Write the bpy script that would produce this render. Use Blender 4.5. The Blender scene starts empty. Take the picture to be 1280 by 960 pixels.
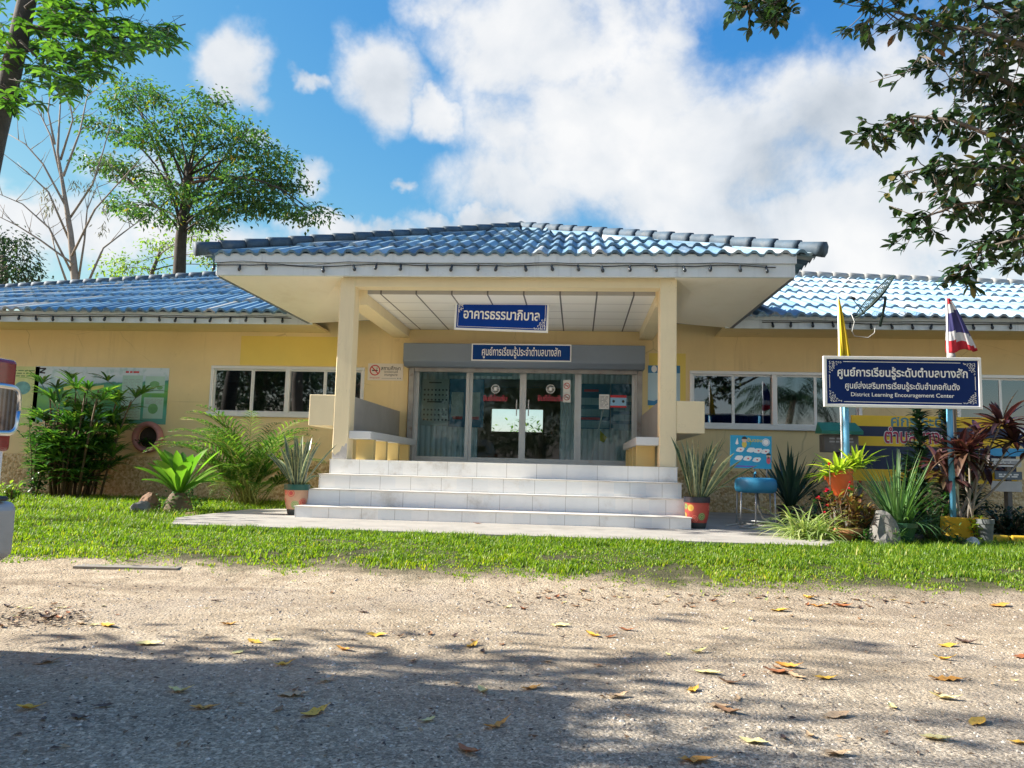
import bpy, bmesh, math, random
from mathutils import Vector, Matrix, noise
R = math.radians
PI = math.pi
scene = bpy.context.scene
COL = scene.collection

# ------------------------------------------------------------------ camera
YAW, PITCH, ROLL, FPX, EYE = 0.0861, 0.1065, 0.0250, 970.3, 0.698
cF = Vector((-math.sin(YAW)*math.cos(PITCH), math.cos(YAW)*math.cos(PITCH), math.sin(PITCH)))
_r = cF.cross(Vector((0, 0, 1))).normalized()
_u = _r.cross(cF)
cR = _r*math.cos(ROLL) + _u*math.sin(ROLL)
cU = -_r*math.sin(ROLL) + _u*math.cos(ROLL)
cam = bpy.data.cameras.new('camera')
cam.sensor_width = 36.0
cam.lens = FPX/1280*36.0
cam.clip_start = 0.05
cam.clip_end = 2000
camo = bpy.data.objects.new('camera', cam)
COL.objects.link(camo)
M4 = Matrix((cR, cU, -cF)).transposed().to_4x4()
M4.translation = Vector((0, 0, EYE))
camo.matrix_world = M4
scene.camera = camo

def ray(px, py):
    return cF*FPX + cR*(px-640) - cU*(py-480)
def at(px, py, Y):
    d = ray(px, py)
    return Vector((0, 0, EYE)) + d*(Y/d.y)
def atz(px, py, z):
    d = ray(px, py)
    return Vector((0, 0, EYE)) + d*((z-EYE)/d.z)

# ------------------------------------------------------------------ light
SUN_EL, SUN_AZ = R(32), R(-91)        # azimuth from +Y, clockwise seen from above
SUN_DIR = Vector((math.sin(SUN_AZ)*math.cos(SUN_EL), math.cos(SUN_AZ)*math.cos(SUN_EL), math.sin(SUN_EL)))
sun = bpy.data.lights.new('sun', 'SUN')
sun.energy = 4.7
sun.angle = R(0.5)
sun.color = (1.0, 0.95, 0.86)
suno = bpy.data.objects.new('sun', sun)
COL.objects.link(suno)
suno.rotation_euler = SUN_DIR.to_track_quat('Z', 'Y').to_euler()
vs = scene.view_settings
vs.view_transform = 'Standard'
vs.look = 'None'
vs.exposure = 1.45
vs.gamma = 1.0
vs.use_curve_mapping = False
scene.cycles.max_bounces = 7
scene.cycles.diffuse_bounces = 4
scene.cycles.glossy_bounces = 4
scene.cycles.transmission_bounces = 6
scene.cycles.transparent_max_bounces = 12
scene.cycles.sample_clamp_indirect = 6.0

# ------------------------------------------------------------------ node helper
class G:
    """small wrapper that writes node graphs"""
    def __init__(s, tree):
        s.t = tree; s.n = tree.nodes; s.l = tree.links
    def node(s, typ, **kw):
        n = s.n.new(typ)
        for k, v in kw.items():
            setattr(n, k, v)
        return n
    def put(s, sock, v):
        if v is None: return
        if hasattr(v, 'is_output') or isinstance(v, bpy.types.NodeSocket):
            s.l.new(v, sock)
        else:
            if sock.type == 'RGBA' and len(v) == 3: v = (*v, 1)
            sock.default_value = v
    def math(s, op, a, b=None, c=None, clamp=False):
        n = s.node('ShaderNodeMath', operation=op); n.use_clamp = clamp
        s.put(n.inputs[0], a); s.put(n.inputs[1], b)
        if c is not None: s.put(n.inputs[2], c)
        return n.outputs[0]
    def vmath(s, op, a, b=None, scale=None):
        n = s.node('ShaderNodeVectorMath', operation=op)
        s.put(n.inputs[0], a)
        if b is not None: s.put(n.inputs[1], b)
        if scale is not None: s.put(n.inputs['Scale'], scale)
        return n.outputs['Value'] if op in ('DOT_PRODUCT', 'LENGTH', 'DISTANCE') else n.outputs[0]
    def noise(s, vec, scale, detail=4, rough=0.55, dist=0.0):
        n = s.node('ShaderNodeTexNoise')
        s.put(n.inputs['Vector'], vec); n.inputs['Scale'].default_value = scale
        n.inputs['Detail'].default_value = detail; n.inputs['Roughness'].default_value = rough
        n.inputs['Distortion'].default_value = dist
        return n.outputs['Fac']
    def voronoi(s, vec, scale, out='Distance', feature='F1'):
        n = s.node('ShaderNodeTexVoronoi', feature=feature)
        s.put(n.inputs['Vector'], vec); n.inputs['Scale'].default_value = scale
        return n.outputs[out]
    def ramp(s, fac, stops, interp='LINEAR'):
        n = s.node('ShaderNodeValToRGB'); cr = n.color_ramp; cr.interpolation = interp
        while len(cr.elements) < len(stops): cr.elements.new(0.5)
        for e, (p, c) in zip(cr.elements, stops):
            e.position = p; e.color = (*c, 1) if len(c) == 3 else c
        s.put(n.inputs[0], fac)
        return n.outputs[0]
    def step(s, v, a, b):
        n = s.node('ShaderNodeMapRange', interpolation_type='SMOOTHSTEP')
        s.put(n.inputs[0], v); n.inputs[1].default_value = a; n.inputs[2].default_value = b
        n.inputs[3].default_value = 0; n.inputs[4].default_value = 1
        return n.outputs[0]
    def mix(s, fac, a, b, blend='MIX'):
        n = s.node('ShaderNodeMix', data_type='RGBA', blend_type=blend)
        s.put(n.inputs[0], fac); s.put(n.inputs[6], a); s.put(n.inputs[7], b)
        return n.outputs[2]
    def sep(s, v):
        n = s.node('ShaderNodeSeparateXYZ'); s.put(n.inputs[0], v); return n.outputs
    def comb(s, x, y, z):
        n = s.node('ShaderNodeCombineXYZ')
        for i, v in enumerate((x, y, z)): s.put(n.inputs[i], v)
        return n.outputs[0]
    def bump(s, h, strength=0.3, dist=0.02):
        n = s.node('ShaderNodeBump'); n.inputs['Strength'].default_value = strength
        n.inputs['Distance'].default_value = dist; s.put(n.inputs['Height'], h)
        return n.outputs[0]
    def pos(s):
        return s.node('ShaderNodeTexCoord').outputs['Object']
    def wpos(s):
        return s.node('ShaderNodeNewGeometry').outputs['Position']
    def island(s):
        return s.node('ShaderNodeNewGeometry').outputs['Random Per Island']

def newmat(name):
    m = bpy.data.materials.new(name); m.use_nodes = True
    g = G(m.node_tree); b = m.node_tree.nodes['Principled BSDF']
    return m, g, b

MATS = {}
def paint(name, col, rough=0.6, var=0.12, scale=3.0, bump=0.0, bscale=60, metal=0.0, dirt=None, dirt_amt=0.4, dscale=1.4, coat=0.0):
    """plain procedural coat: base colour with soft mottling, optional stains and grain"""
    if name in MATS: return MATS[name]
    m, g, b = newmat(name)
    p = g.pos()
    n = g.noise(p, scale, 6, 0.6)
    lo = tuple(c*(1-var) for c in col); hi = tuple(min(1, c*(1+var)) for c in col)
    c = g.ramp(n, [(0.3, lo), (0.7, hi)])
    if dirt:
        d = g.step(g.noise(p, dscale, 9, 0.68), 0.52, 0.78)
        c = g.mix(g.math('MULTIPLY', d, dirt_amt), c, dirt)
    g.put(b.inputs['Base Color'], c)
    b.inputs['Roughness'].default_value = rough
    b.inputs['Metallic'].default_value = metal
    b.inputs['Coat Weight'].default_value = coat
    if bump:
        g.put(b.inputs['Normal'], g.bump(g.noise(p, bscale, 5, 0.6), bump, 0.01))
    MATS[name] = m
    return m

def weathered(name, col, streak, amt, rough=.8, bump=.12, warm=None):
    """wall paint with rain streaks, faint patches, splash dirt and hairline cracks"""
    m, g, b = newmat(name); p = g.pos(); x, y, z = g.sep(p)
    n = g.noise(p, 1.1, 7, .62)
    c = g.ramp(n, [(.3, tuple(k*.93 for k in col)), (.7, tuple(min(1, k*1.05) for k in col))])
    st = g.noise(g.comb(g.math('MULTIPLY', x, 5.5), g.math('MULTIPLY', y, 5.5), g.math('MULTIPLY', z, .35)), 1.0, 8, .7)
    c = g.mix(g.math('MULTIPLY', g.math('MULTIPLY', g.step(st, .50, .74), g.step(n, .35, .65)), amt), c, streak)
    blot = g.step(g.noise(p, 2.7, 10, .72), .60, .76)
    c = g.mix(g.math('MULTIPLY', blot, amt*.8), c, tuple(k*.75 for k in streak))
    w = g.node('ShaderNodeTexVoronoi', feature='DISTANCE_TO_EDGE'); w.inputs['Scale'].default_value = .8
    g.put(w.inputs['Vector'], g.vmath('ADD', p, g.vmath('SCALE', g.node('ShaderNodeTexNoise').outputs['Color'], scale=.35)))
    crack = g.math('MULTIPLY', g.step(w.outputs['Distance'], .006, .001), g.step(g.noise(p, .9, 2), .5, .62))
    c = g.mix(g.math('MULTIPLY', crack, .3), c, tuple(k*.4 for k in streak))
    g.put(b.inputs['Base Color'], c); b.inputs['Roughness'].default_value = rough
    g.put(b.inputs['Normal'], g.bump(g.math('ADD', g.noise(p, 32, 5, .6), g.math('MULTIPLY', g.noise(p, 3, 4), .8)), bump, .012))
    MATS[name] = m
    return m

def leafmat(name, stops, rough=0.45, trans=0.35, tcol=None, vein=False):
    """leaf: colour picked per leaf, thin and translucent"""
    if name in MATS: return MATS[name]
    m, g, b = newmat(name)
    c = g.ramp(g.island(), stops)
    p = g.pos()
    c = g.mix(g.math('MULTIPLY', g.step(g.noise(p, 1.6, 3), 0.35, 0.7), 0.35), c, g.mix(1.0, c, (0.55, 0.62, 0.5), 'MULTIPLY'))
    g.put(b.inputs['Base Color'], c)
    b.inputs['Roughness'].default_value = rough
    t = g.node('ShaderNodeBsdfTranslucent')
    g.put(t.inputs[0], g.mix(1.0, c, tcol or (1.5, 1.7, 0.7), 'MULTIPLY'))
    mx = g.node('ShaderNodeMixShader'); mx.inputs[0].default_value = trans
    g.l.new(b.outputs[0], mx.inputs[1]); g.l.new(t.outputs[0], mx.inputs[2])
    out = [n for n in g.n if n.type == 'OUTPUT_MATERIAL'][0]
    g.l.new(mx.outputs[0], out.inputs[0])
    MATS[name] = m
    return m

# ------------------------------------------------------------------ sky
def azel(px, py):
    d = ray(px, py).normalized()
    return math.atan2(d.x, d.y), math.asin(d.z)
world = bpy.data.worlds.new('World'); scene.world = world; world.cycles.sampling_method = 'MANUAL'; world.cycles.sample_map_resolution = 512; world.use_nodes = True
g = G(world.node_tree)
bg = world.node_tree.nodes['Background']
sky = g.node('ShaderNodeTexSky', sky_type='NISHITA')
sky.sun_disc = False
sky.sun_elevation = SUN_EL
sky.sun_rotation = SUN_AZ
sky.air_density = 1.0; sky.dust_density = 0.6; sky.ozone_density = 2.0
s_r, s_g, s_b = g.node('ShaderNodeSeparateColor').outputs
g.l.new(sky.outputs[0], s_r.node.inputs[0])
# deeper blue than the raw model, as in humid tropical air after rain
base = g.comb(g.math('MULTIPLY', g.math('POWER', s_r, 1.8), 0.24), g.math('MULTIPLY', s_g, 0.65), g.math('MULTIPLY', g.math('POWER', s_b, 0.3), 1.88))
gen = g.vmath('NORMALIZE', g.node('ShaderNodeTexCoord').outputs['Generated'])
sx, sy, sz = g.sep(gen)
az = g.math('ARCTAN2', sx, sy)
el = g.math('ARCSINE', sz)
wz = g.vmath('ADD', gen, (3.1, 1.7, 0.4))
az = g.math('ADD', az, g.math('MULTIPLY', g.math('SUBTRACT', g.noise(gen, 9.0, 5, 0.6), 0.5), 0.13))
el = g.math('ADD', el, g.math('MULTIPLY', g.math('SUBTRACT', g.noise(wz, 9.0, 5, 0.6), 0.5), 0.13))
# (centre x, centre y, half width, half height, weight) in degrees-worth of photo pixels
CLOUDS = [(700, 40, 150, 90, 1.0), (760, 150, 190, 120, 1.0), (820, 60, 60, 50, .8), (900, 200, 220, 110, 1.0), (1080, 150, 170, 95, 1.0),
          (1200, 230, 200, 140, 1.0), (1000, 290, 280, 80, 1.0), (650, 240, 130, 70, .8), (560, 10, 60, 35, .7), (1240, 80, 120, 120, .8),
          (300, 72, 42, 52, .95), (325, 118, 40, 22, .62), (480, 105, 62, 62, .92), (395, 96, 32, 16, .75), (545, 150, 40, 34, .85), (500, 228, 26, 13, .75),
          (388, 220, 34, 34, .85), (60, 285, 160, 52, .95), (170, 215, 80, 30, .6), (430, 288, 130, 26, .9), (590, 280, 110, 24, .9), (320, 165, 50, 16, .7), (250, 300, 140, 40, .9)]
acc = None
for cx, cy, rx, ry, wgt in CLOUDS:
    a0, e0 = azel(cx, cy)
    k = 1.0/FPX
    da = g.math('MULTIPLY', g.math('SUBTRACT', az, a0), math.cos(e0)/(rx*k))
    de = g.math('DIVIDE', g.math('SUBTRACT', el, e0), ry*k)
    q = g.math('ADD', g.math('MULTIPLY', da, da), g.math('MULTIPLY', de, de))
    v = g.math('MULTIPLY', g.math('POWER', 2.718, g.math('MULTIPLY', q, -0.9)), wgt)
    acc = v if acc is None else g.math('MAXIMUM', acc, v)
# the half of the sky behind the photographer: loose cloud
back = g.math('MULTIPLY', g.step(sy, 0.05, -0.3), g.math('MULTIPLY', g.step(g.noise(gen, 2.2, 3), 0.42, 0.62), 0.8))
acc = g.math('MAXIMUM', acc, back)
n1 = g.noise(gen, 6.5, 8, 0.58, 0.15)
n2 = g.noise(g.vmath('ADD', gen, tuple(SUN_DIR*0.05)), 6.5, 3, 0.55, 0.15)
n3 = g.noise(gen, 3.4, 4, 0.5)
dens = g.math('ADD', acc, g.math('MULTIPLY', g.math('SUBTRACT', n1, 0.5), 1.6))
mask = g.step(dens, 0.30, 0.84)
lit = g.math('ADD', g.math('MULTIPLY', g.math('SUBTRACT', n1, n2), 2.6), 0.60, clamp=True)
lit = g.math('ADD', g.math('MULTIPLY', lit, 0.55), g.math('MULTIPLY', g.step(n3, 0.32, 0.66), 0.45), clamp=True)
CLOUD_V = 3.6
ccol = g.ramp(lit, [(0.10, (0.56*CLOUD_V, 0.62*CLOUD_V, 0.69*CLOUD_V)), (0.50, (0.80*CLOUD_V, 0.84*CLOUD_V, 0.89*CLOUD_V)), (0.90, (1.0*CLOUD_V, 1.0*CLOUD_V, 1.0*CLOUD_V))])
g.put(bg.inputs[0], g.mix(g.math('MULTIPLY', mask, 0.97), base, ccol))
bg.inputs[1].default_value = 0.10

# ------------------------------------------------------------------ mesh helper
class MB:
    def __init__(s):
        s.v = []; s.f = []; s.mi = []; s.uv = None
    def face(s, pts, mi=0):
        n = len(s.v); s.v.extend([tuple(p) for p in pts]); s.f.append(tuple(range(n, n+len(pts)))); s.mi.append(mi)
    def box(s, x0, x1, y0, y1, z0, z1, mi=0):
        n = len(s.v)
        s.v += [(x0, y0, z0), (x1, y0, z0), (x1, y1, z0), (x0, y1, z0), (x0, y0, z1), (x1, y0, z1), (x1, y1, z1), (x0, y1, z1)]
        for q in ((0, 3, 2, 1), (4, 5, 6, 7), (0, 1, 5, 4), (1, 2, 6, 5), (2, 3, 7, 6), (3, 0, 4, 7)):
            s.f.append(tuple(n+i for i in q)); s.mi.append(mi)
        return s
    def bar(s, a, b, w, h, mi=0, up=Vector((0, 0, 1))):
        a = Vector(a); b = Vector(b); d = (b-a).normalized()
        side = d.cross(up)
        if side.length < 1e-4: side = Vector((1, 0, 0))
        side.normalize(); top = side.cross(d)
        n = len(s.v)
        for p in (a, b):
            for i, j in ((-1, -1), (1, -1), (1, 1), (-1, 1)):
                s.v.append(tuple(p + side*(w/2*i) + top*(h/2*j)))
        for q in ((0, 1, 2, 3), (7, 6, 5, 4), (0, 4, 5, 1), (1, 5, 6, 2), (2, 6, 7, 3), (3, 7, 4, 0)):
            s.f.append(tuple(n+i for i in q)); s.mi.append(mi)
        return s
    def tube(s, pts, rad, sides=6, mi=0, cap=True):
        pts = [Vector(p) for p in pts]
        if not hasattr(rad, '__len__'): rad = [rad]*len(pts)
        n0 = len(s.v); prev = None
        for i, p in enumerate(pts):
            d = (pts[min(i+1, len(pts)-1)] - pts[max(i-1, 0)])
            if d.length < 1e-6: d = Vector((0, 0, 1))
            d.normalize()
            if prev is None:
                a = d.orthogonal().normalized()
            else:
                a = prev - d*prev.dot(d)
                a = a.normalized() if a.length > 1e-5 else d.orthogonal().normalized()
            prev = a; b = d.cross(a)
            for k in range(sides):
                t = 2*PI*k/sides
                s.v.append(tuple(p + (a*math.cos(t) + b*math.sin(t))*rad[i]))
        for i in range(len(pts)-1):
            for k in range(sides):
                k2 = (k+1) % sides
                s.f.append((n0+i*sides+k, n0+i*sides+k2, n0+(i+1)*sides+k2, n0+(i+1)*sides+k)); s.mi.append(mi)
        if cap:
            s.f.append(tuple(n0+k for k in reversed(range(sides)))); s.mi.append(mi)
            e = n0+(len(pts)-1)*sides
            s.f.append(tuple(e+k for k in range(sides))); s.mi.append(mi)
        return s
    def lathe(s, prof, c=(0, 0, 0), sides=24, mi=0, mif=None):
        n0 = len(s.v)
        for (r, z) in prof:
            for k in range(sides):
                t = 2*PI*k/sides
                s.v.append((c[0]+r*math.cos(t), c[1]+r*math.sin(t), c[2]+z))
        for i in range(len(prof)-1):
            for k in range(sides):
                k2 = (k+1) % sides
                s.f.append((n0+i*sides+k, n0+i*sides+k2, n0+(i+1)*sides+k2, n0+(i+1)*sides+k))
                s.mi.append(mif[i] if mif else mi)
        return s
    def blade(s, base, az, elv, L, W, bend, n=5, fold=0.15, prof=None, mi=0, twist=0.0, curl=0.0):
        """a leaf: strip with a mid crease that leaves base at (az, elv) and bends by 'bend' radians over its length"""
        p = Vector(base); n0 = len(s.v); a = az
        for i in range(n+1):
            t = i/n
            e = elv - bend*t
            d = Vector((math.cos(a)*math.cos(e), math.sin(a)*math.cos(e), math.sin(e)))
            side = Vector((-math.sin(a), math.cos(a), 0))
            nor = side.cross(d)
            if twist: 
                q = twist
                side = side*math.cos(q) + nor*math.sin(q); nor = side.cross(d)
            w = W*0.5*(prof(t) if prof else math.sin(PI*min(1, 0.08+0.92*t))**0.6)
            s.v += [tuple(p + side*w - nor*(fold*w)), tuple(p), tuple(p - side*w - nor*(fold*w))]
            p = p + d*(L/n); a += curl/n
        for i in range(n):
            b = n0+i*3
            s.f += [(b, b+1, b+4, b+3), (b+1, b+2, b+5, b+4)]; s.mi += [mi, mi]
        return p
    def leaf(s, p, d, up, L, W, mi=0, fold=0.25):
        d = d.normalized(); side = d.cross(up)
        if side.length < 1e-4: side = d.orthogonal()
        side.normalize(); nor = side.cross(d)
        n = len(s.v)
        m = p + d*(L*0.45)
        s.v += [tuple(p), tuple(m + side*(W/2) + nor*(fold*W)), tuple(p + d*L), tuple(m - side*(W/2) + nor*(fold*W))]
        s.f += [(n, n+1, n+2), (n, n+2, n+3)]; s.mi += [mi, mi]
    def build(s, name, mats, parent=None, smooth=False, loc=None, rotz=0):
        me = bpy.data.meshes.new(name)
        me.from_pydata(s.v, [], s.f)
        if not isinstance(mats, (list, tuple)): mats = [mats]
        for m in mats: me.materials.append(m)
        if len(mats) > 1: me.polygons.foreach_set('material_index', s.mi)
        if s.uv is not None:
            lay = me.uv_layers.new(name='UVMap')
            lay.data.foreach_set('uv', [c for f in s.f for i in f for c in s.uv[i]])
        if smooth: me.polygons.foreach_set('use_smooth', [True]*len(me.polygons))
        me.update()
        o = bpy.data.objects.new(name, me); COL.objects.link(o)
        if parent is not None: o.parent = parent
        if loc is not None: o.location = loc
        o.rotation_euler.z = rotz
        return o

def thing(name, label, cat, loc=(0, 0, 0), rotz=0, group=None):
    o = bpy.data.objects.new(name, None); COL.objects.link(o)
    o.location = loc; o.rotation_euler = (0, 0, rotz); o.empty_display_size = 0.1
    o['label'] = label; o['category'] = cat
    if group: o['group'] = group
    return o
def tag(o, label, cat, group=None):
    o['label'] = label; o['category'] = cat
    if group: o['group'] = group
    return o
def struct(o, kind='structure'):
    o['kind'] = kind; return o
def bevel(o, w=0.01, seg=2):
    md = o.modifiers.new('bevel', 'BEVEL'); md.width = w; md.segments = seg; md.limit_method = 'ANGLE'; md.angle_limit = R(40)
    return o

def text(body, cx, cz, y, w, mat, parent, h=None, bold=0.0, rot=0.0, name='lettering', local=False):
    """raised lettering that faces -Y, fitted into width w (and height h), centred on cx, cz"""
    cu = bpy.data.curves.new('lettering', 'FONT'); cu.body = body; cu.offset = bold; cu.resolution_u = 3
    to = bpy.data.objects.new('lettering', cu); COL.objects.link(to)
    bpy.context.view_layer.update()
    me = bpy.data.meshes.new_from_object(to.evaluated_get(bpy.context.evaluated_depsgraph_get()))
    COL.objects.unlink(to); bpy.data.objects.remove(to); bpy.data.curves.remove(cu)
    vs_ = [v.co.copy() for v in me.vertices]
    x0 = min(v.x for v in vs_); x1 = max(v.x for v in vs_); y0 = min(v.y for v in vs_); y1 = max(v.y for v in vs_)
    kx = w/(x1-x0); ky = (h/(y1-y0)) if h else kx
    # separate pieces a hair in depth so that crossing strokes never share a plane
    par = list(range(len(vs_)))
    def find(a):
        while par[a] != a:
            par[a] = par[par[a]]; a = par[a]
        return a
    for e in me.edges:
        a, b = find(e.vertices[0]), find(e.vertices[1])
        if a != b: par[a] = b
    idx = {}
    for i in range(len(vs_)): idx.setdefault(find(i), len(idx))
    ca, sa = math.cos(rot), math.sin(rot)
    for i, v in enumerate(me.vertices):
        X = (vs_[i].x-(x0+x1)/2)*kx; Z = (vs_[i].y-(y0+y1)/2)*ky
        v.co = (cx + X*ca - Z*sa, y - 0.0006*(idx[find(i)] % 4), cz + X*sa + Z*ca)
    me.materials.clear(); me.materials.append(mat)
    me.name = name
    o = bpy.data.objects.new(name, me); COL.objects.link(o)
    if parent is not None: o.parent = parent
    return o

rng = random.Random(7)
def rebase(root, loc):
    loc = Vector(loc)
    for ch in COL.objects:
        if ch.parent is root: ch.location = ch.location - loc
    root.location = loc
    return root

# ------------------------------------------------------------------ ground
def smooth(t):
    t = max(0, min(1, t)); return t*t*(3-2*t)
def gz(x, y):
    z = -0.25 + 0.20*smooth((y-5.6)/2.2)
    if y < 6.5: z += 0.012*noise.noise((x*0.8, y*0.9, 0)) + 0.006*noise.noise((x*2.5, y*2.5, 3))
    return z
def edge_y(x):
    return 6.36 + 0.26*noise.noise((x*0.55, 2.0, 0)) + 0.22*noise.noise((x*1.9, 7.0, 0)) + 0.12*noise.noise((x*5.0, 3.0, 0)) - (0.22 if x > 2.5 else 0)*smooth((x-2.5)/2)

m, g, b = newmat('ground')
p = g.wpos()
px_, py_, pz_ = g.sep(p)
warp = g.math('ADD', g.math('MULTIPLY', g.math('SUBTRACT', g.noise(p, 0.9, 5, .6), .5), 1.3), g.math('MULTIPLY', g.math('SUBTRACT', g.noise(p, 7, 4), .5), .5))
soilmask = g.step(g.math('ADD', py_, warp), 6.15, 6.75)
n_big = g.noise(p, 0.7, 6, .6)
n_mid = g.noise(p, 6, 8, .65)
grit = g.voronoi(p, 55, 'Distance')
grit2 = g.voronoi(p, 140, 'Color')
sand = g.ramp(n_mid, [(.28, (.27, .215, .145)), (.5, (.42, .345, .245)), (.72, (.55, .47, .35))])
sand = g.mix(g.math('MULTIPLY', g.step(n_big, .45, .7), .55), sand, (.36, .31, .25))
sand = g.mix(.55, sand, g.mix(1.0, sand, g.ramp(g.sep(grit2)[0], [(0, (.4, .4, .42)), (.45, (.95, .93, .9)), (1, (1.45, 1.42, 1.36))]), 'MULTIPLY'))
near = g.step(py_, 4.4, 2.6)
gravel = g.ramp(g.sep(grit2)[1], [(0, (.20, .175, .145)), (.5, (.44, .385, .31)), (1, (.70, .63, .52))])
track = g.noise(g.comb(g.math('MULTIPLY', px_, .22), g.math('MULTIPLY', py_, 2.4), 0), 1.0, 4, .6)
sand = g.mix(g.math('MULTIPLY', g.step(track, .45, .66), .7), sand, g.mix(1.0, sand, (.66, .64, .64), 'MULTIPLY'))
damp = g.step(g.noise(p, 1.9, 9, .75), .56, .72)
sand = g.mix(g.math('MULTIPLY', damp, .6), sand, (.30, .25, .19))
sand = g.mix(g.math('MULTIPLY', near, .6), sand, gravel)
chips = g.voronoi(g.vmath('ADD', p, g.vmath('SCALE', p, scale=.0)), 62, 'Color')
sand = g.mix(g.math('ADD', g.math('MULTIPLY', near, .45), .22), sand, g.mix(1.0, sand, g.ramp(g.sep(chips)[2], [(0, (.42, .40, .38)), (.35, (.85, .84, .82)), (.7, (1.05, 1.04, 1.02)), (1, (1.7, 1.66, 1.6))]), 'MULTIPLY'))
soil = g.ramp(n_mid, [(.3, (.045, .05, .02)), (.7, (.11, .10, .05))])
g.put(b.inputs['Base Color'], g.mix(soilmask, sand, soil))
b.inputs['Roughness'].default_value = .92
b.inputs['Specular IOR Level'].default_value = .25
h = g.math('ADD', g.math('MULTIPLY', g.noise(p, 9, 10, .72), 1.0), g.math('MULTIPLY', g.math('SUBTRACT', 1, grit), .45))
h = g.math('ADD', h, g.math('MULTIPLY', g.noise(p, 60, 5, .75), .75))
g.put(b.inputs['Normal'], g.bump(h, .85, .022))
M_GROUND = m

def coords(lo, hi, dense_lo, dense_hi, step_):
    out = []; x = lo
    while x < dense_lo - 1e-6:
        out.append(x); x += max(step_*2, (dense_lo-x)*.28)
        if dense_lo - x < step_*2: break
    n = int(round((dense_hi-dense_lo)/step_))
    out += [dense_lo+i*step_ for i in range(n+1)]
    x = dense_hi; d = step_*2
    while x < hi:
        x += d; d *= 1.4; out.append(min(x, hi))
    return out
xs = coords(-600, 600, -12, 11, .22); ys = coords(-300, 900, 1, 9, .16)
mb = MB(); mb.v = [(x, y, gz(x, y)) for y in ys for x in xs]
W_ = len(xs)
mb.f = [(j*W_+i, j*W_+i+1, (j+1)*W_+i+1, (j+1)*W_+i) for j in range(len(ys)-1) for i in range(W_-1)]
mb.mi = [0]*len(mb.f)
struct(mb.build('ground', M_GROUND, smooth=True))

# concrete apron under the steps
M_SLAB = paint('sunk_slab_concrete', (.24, .22, .19), .9, .2, 3, .4, 40, dirt=(.12, .10, .07), dirt_amt=.8, dscale=4)
M_CONC = paint('apron_concrete', (.34, .32, .28), .85, .15, 2.5, .35, 45, dirt=(.13, .12, .10), dirt_amt=.75, dscale=1.7)
mb = MB()
pf = [(-4.75, 9.0), (-4.35, 8.15), (2.45, 8.05), (2.75, 8.6), (3.7, 9.4), (3.9, 14.0), (1.6, 14.0), (-3.4, 14.0), (-3.9, 11.6), (-4.7, 11.0)]
mb.face([(x, y, 0.0) for x, y in pf])
for i in range(len(pf)):
    a, c = pf[i], pf[(i+1) % len(pf)]
    mb.face([(a[0], a[1], -.12), (c[0], c[1], -.12), (c[0], c[1], 0), (a[0], a[1], 0)])
struct(mb.build('pavement', M_CONC))

# pebbles bedded in the road: nobody could count them
mb = MB(); pr = random.Random(3)
OCT = [(1, 0, 0), (.3, .95, 0), (-.8, .6, 0), (-.8, -.6, 0), (.3, -.95, 0), (.1, .05, .75)]
for i in range(36000):
    y = 1.75 + 4.4*pr.random()**1.25
    half = y*.72+.3
    x = pr.uniform(-half, half) - .0
    cl = noise.noise((x*1.1, y*1.1, 5))
    if pr.random() > .55+.6*cl: continue
    s = pr.choice((.003, .004, .004, .005, .006, .008, .010, .013)) * (1 if pr.random() > .02 else 1.7)
    a = pr.uniform(0, 6.28); ca, sa = math.cos(a), math.sin(a); n = len(mb.v); z0 = gz(x, y) - s*.15
    kx, ky, kz = s*pr.uniform(.8, 1.3), s*pr.uniform(.6, 1), s*pr.uniform(.5, 1)
    for (ox, oy, oz) in OCT:
        ox += pr.uniform(-.2, .2); oy += pr.uniform(-.2, .2)
        mb.v.append((x+(ox*kx*ca-oy*ky*sa), y+(ox*kx*sa+oy*ky*ca), z0+oz*kz+(0 if oz else -.001)))
    for k in range(5): mb.f.append((n+k, n+(k+1) % 5, n+5)); mb.mi.append(0)
m, g, b = newmat('pebble')
g.put(b.inputs['Base Color'], g.ramp(g.island(), [(0, (.06, .05, .045)), (.3, (.25, .22, .19)), (.7, (.44, .39, .32)), (1, (.68, .63, .55))]))
b.inputs['Roughness'].default_value = .85
struct(mb.build('gravel', m, smooth=False), 'stuff')

def grassmat(name, stops, rough, trans):
    m = leafmat(name, stops, rough, trans); g = G(m.node_tree)
    b = m.node_tree.nodes['Principled BSDF']; src = b.inputs['Base Color'].links[0].from_socket
    tl = [n for n in m.node_tree.nodes if n.type == 'BSDF_TRANSLUCENT'][0]
    p = g.wpos(); y = g.sep(p)[1]
    n = g.noise(p, 1.1, 5, .6)
    worn = g.math('MULTIPLY', g.step(g.math('ADD', y, g.math('MULTIPLY', g.math('SUBTRACT', n, .5), 3.0)), 7.3, 6.1), .6)
    c = g.mix(worn, src, g.mix(1.0, src, (1.75, 1.42, .8), 'MULTIPLY'))
    c = g.mix(g.math('MULTIPLY', g.step(g.noise(p, 2.6, 4), .5, .72), .5), c, g.mix(1.0, c, (.45, .62, .6), 'MULTIPLY'))
    g.l.new(c, b.inputs['Base Color']); g.put(tl.inputs[0], g.mix(1.0, c, (1.5, 1.6, .6), 'MULTIPLY'))
    return m
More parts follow.
